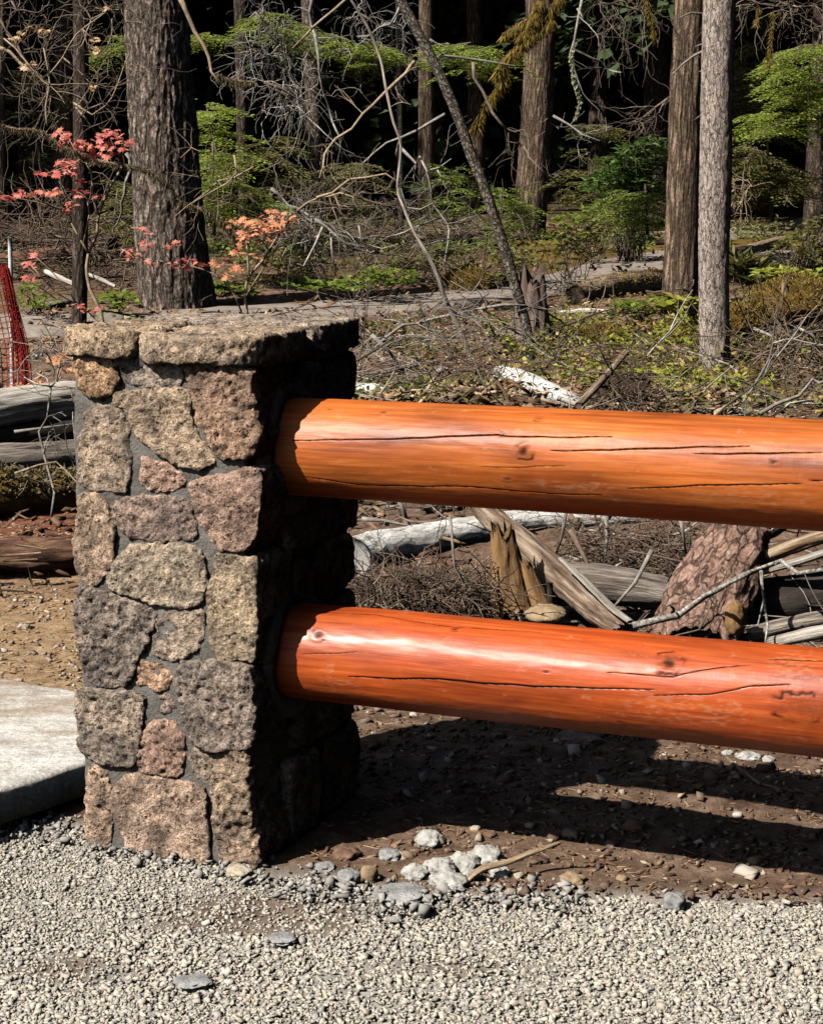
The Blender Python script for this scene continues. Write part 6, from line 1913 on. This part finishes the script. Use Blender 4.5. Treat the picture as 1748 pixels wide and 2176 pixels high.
rock(1270, 712, 56, 22, 'moss_body', 'small moss mound between stump and slim pale trunk', 10, 'moss_mound', 'moss mound', amp=.3, res=24)
rock(1440, 712, 44, 18, 'moss_body', 'low moss mound left of the slim pale trunk', 11, 'moss_mound', 'moss mound', amp=.3, res=24)
wood('fallen_branch', [(95, 576, 10), (125, 590, 13), (158, 604, 9)], 'bleached', 'pale limb lying beyond the path behind the black trunk', 'branch', Y=[24, 23.8], disp=GRAIN, nth=12, seed=57.)
wood('fallen_branch', [(186, 582, 7), (215, 594, 9), (245, 608, 6)], 'bleached', 'pale limb between the black trunk and the thick trunk', 'branch', Y=[24, 23.8], disp=GRAIN, nth=12, seed=58.)
wood('fallen_log', [(76, 654, 14), (115, 648, 16), (160, 640, 13)], 'gray_wood', 'small grey log at the path edge left of the black trunk', disp=PLATES, nth=20, seed=59.)
wood('fallen_log', [(-60, 470, 40), (80, 505, 44), (240, 520, 38)], 'bark_dark', 'dark fallen trunk in shade behind the red leaved maple', Y=[27, 27, 26.5], disp=ROUGH, nth=24, seg=.1, seed=60.)
wood('fallen_log', [(-40, 560, 26), (60, 545, 30), (200, 530, 26)], 'red_wood', 'reddish rotten trunk low behind the red netting', Y=[25.5, 25.5, 25.5], disp=ROUGH, nth=24, seg=.1, seed=61.)
wood('fallen_log', [(1060, 490, 16), (1010, 500, 20), (930, 520, 18)], 'brown_wood', 'mossy fallen trunk behind the brown mossy boulder', disp=ROUGH, nth=20, seg=.1, seed=62., moss=500)
wood('fallen_log', [(1160, 478, 12), (1240, 482, 16), (1310, 470, 14)], 'red_wood', 'reddish log in dappled light right of the tan trunk', disp=ROUGH, nth=20, seg=.1, seed=63.)

# --- stones and sticks at the gravel edge
ROCKS = [(913, 1778, 36, 22, 'white_rock', 'white pitted rock standing highest in the pale rock heap'), (884, 1848, 32, 22, 'white_rock', 'white pitted rock at the left end of the pale rock heap'), (934, 1838, 42, 24, 'white_rock', 'broad white pitted rock in the middle of the heap'), (985, 1826, 40, 22, 'white_rock', 'white rock on the right of the broad middle rock'), (1032, 1814, 44, 22, 'white_rock', 'flat white rock touching the curved stick'), (955, 1866, 44, 20, 'white_rock', 'low white rock at the front of the heap'), (1062, 1850, 26, 14, 'white_rock', 'small white rock below the curved stick'), (1003, 1856, 24, 15, 'white_rock', 'small white rock under the curved stick end'),
         (741, 1858, 26, 15, 'gray_rock', 'flat bluish grey stone right of the pillar foot'), (784, 1852, 19, 22, 'tan_rock', 'upright tan stone next to the flat bluish stone'), (508, 1848, 27, 13, 'pale_tan_rock', 'pale flat stone leaning on the pillar base'), (736, 1810, 30, 14, 'red_rock', 'reddish brown stone in the shadow edge by the pillar'), (1216, 1866, 29, 14, 'tan_rock', 'flat tan stone on the brown soil'), (852, 1896, 58, 6, 'gray_rock', 'long flat grey stone at the gravel edge'), (1432, 1910, 24, 18, 'gray_rock', 'grey lump where gravel meets soil on the right'), (828, 1814, 26, 12, 'gray_rock', 'dull grey lump left of the pale rock heap'), (690, 1840, 22, 10, 'gray_rock', 'crumbly grey lump nearest the dark pillar side'),
         (600, 1992, 32, 6, 'gray_rock', 'flat blue grey stone bedded in the gravel'), (410, 2084, 38, 6, 'gray_rock', 'long blue grey stone bedded in the front gravel'), (1458, 1624, 9, 8, 'pale_tan_rock', 'round pale pebble beyond the rail shadows'), (1602, 1828, 14, 9, 'tan_rock', 'tan pebble on the lit soil strip at right'), (1040, 1772, 14, 7, 'red_rock', 'reddish pebble behind the pale rock heap'), (1100, 1858, 14, 9, 'pale_tan_rock', 'pale pebble right of the heap'), (1320, 1866, 13, 8, 'tan_rock', 'tan pebble on the soil near the right shadow'), (1010, 1760, 12, 8, 'pale_tan_rock', 'cream pebble just behind the white rocks'),
         (1590, 1604, 26, 12, 'white_rock', 'white crumbly stone under the lower rail at right'), (1632, 1612, 18, 9, 'white_rock', 'smaller white stone right of the white crumbly one'), (1545, 1598, 14, 8, 'white_rock', 'white pebble left of the white crumbly stone')]
for k, (x, y, w, h, m, lab) in enumerate(ROCKS):
    rock(x, y, w, h, m, lab, 20 + k * 1.7, 'rock' if w > 16 else 'pebble', 'rock' if w > 16 else 'pebble', 'loose stones at the gravel edge', amp=.45 if m == 'white_rock' else .35, freq=2.2 if m == 'white_rock' else 1.8, res=22 if w > 20 else 10, power=2. if m == 'white_rock' else 3.)
rock(1240, 1560, 62, 18, 'gray_wood_rock', 'rotten grey wood chunk in the sun behind the lower rail', 70, 'wood_lump', 'wood', amp=.5, freq=3, res=22)
wood('dead_stick', [(982, 1882, 12), (1022, 1848, 15), (1080, 1832, 13), (1130, 1812, 13), (1186, 1792, 6)], 'split_tan', 'curved tan stick lying over the pale rock heap', 'stick', Y=[G(1040, 1850)[1] - .09, G(1040, 1850)[1] - .02], disp=GRAIN, nth=16, seg=.01, seed=71., jag=.015)
wood('dead_stick', [(1542, 1612, 9), (1578, 1640, 9), (1615, 1668, 7)], 'split_tan', 'straight tan stick on the soil beyond the rail shadows', 'stick', disp=GRAIN, nth=12, seg=.02, seed=72.)
wood('dead_stick', [(1610, 1664, 6), (1650, 1674, 6), (1692, 1682, 5)], 'split_tan', 'thin stick continuing right of the straight tan stick', 'stick', disp=GRAIN, nth=12, seg=.02, seed=73.)

def sticks(name, n, box, mat, seed, Lr, rr_):
    r = np.random.default_rng(seed)
    mb = MB()
    for _ in range(n):
        x, y = r.uniform(*box[:2]), r.uniform(*box[2:])
        if y < gbound(x) + .5 or (x < .1 and y < 5.3):
            continue
        rad = r.uniform(*rr_)
        p = np.array([x, y, float(hgt(np.array([x]), np.array([y]))[0]) + rad + r.uniform(0, .05)])
        grow(mb, p, r.normal(0, 1, 3) * [1, .7, .16], r.uniform(*Lr), rad, r, 1, .28, 0., 5, 6, .22)
    link(name, mb.mesh(name, M[mat]), kind='stuff')


sticks('dead_wood_litter', 90, (-.2, 2.3, 5.9, 9.5), 'twig', 1, (.12, .5), (.004, .011))
sticks('dead_wood_litter', 70, (-.2, 2.3, 5.9, 9.5), 'twig_b', 2, (.12, .6), (.005, .013))
sticks('dead_wood_litter', 120, (-.3, 4, 9.8, 16), 'twig', 3, (.2, .9), (.005, .014))
sticks('dead_wood_litter', 90, (-4, 3, 13, 22), 'twig_b', 4, (.3, 1.2), (.008, .02))
sticks('dead_wood_litter', 60, (-2.4, -.8, 7.2, 10), 'twig_b', 5, (.1, .4), (.003, .008))

# twigs, needles, moss and leaf masses too fine to pick apart singly
for o in S.objects:
    if o.parent and o.type == 'MESH' and o.name.split('.')[0] in ('twigs', 'needles', 'leaves', 'moss', 'limbs', 'stems', 'crown', 'net'):
        o['kind'] = 'stuff'
for o in S.objects:
    if o.get('category') and not o.get('kind'):
        o['kind'] = 'thing'
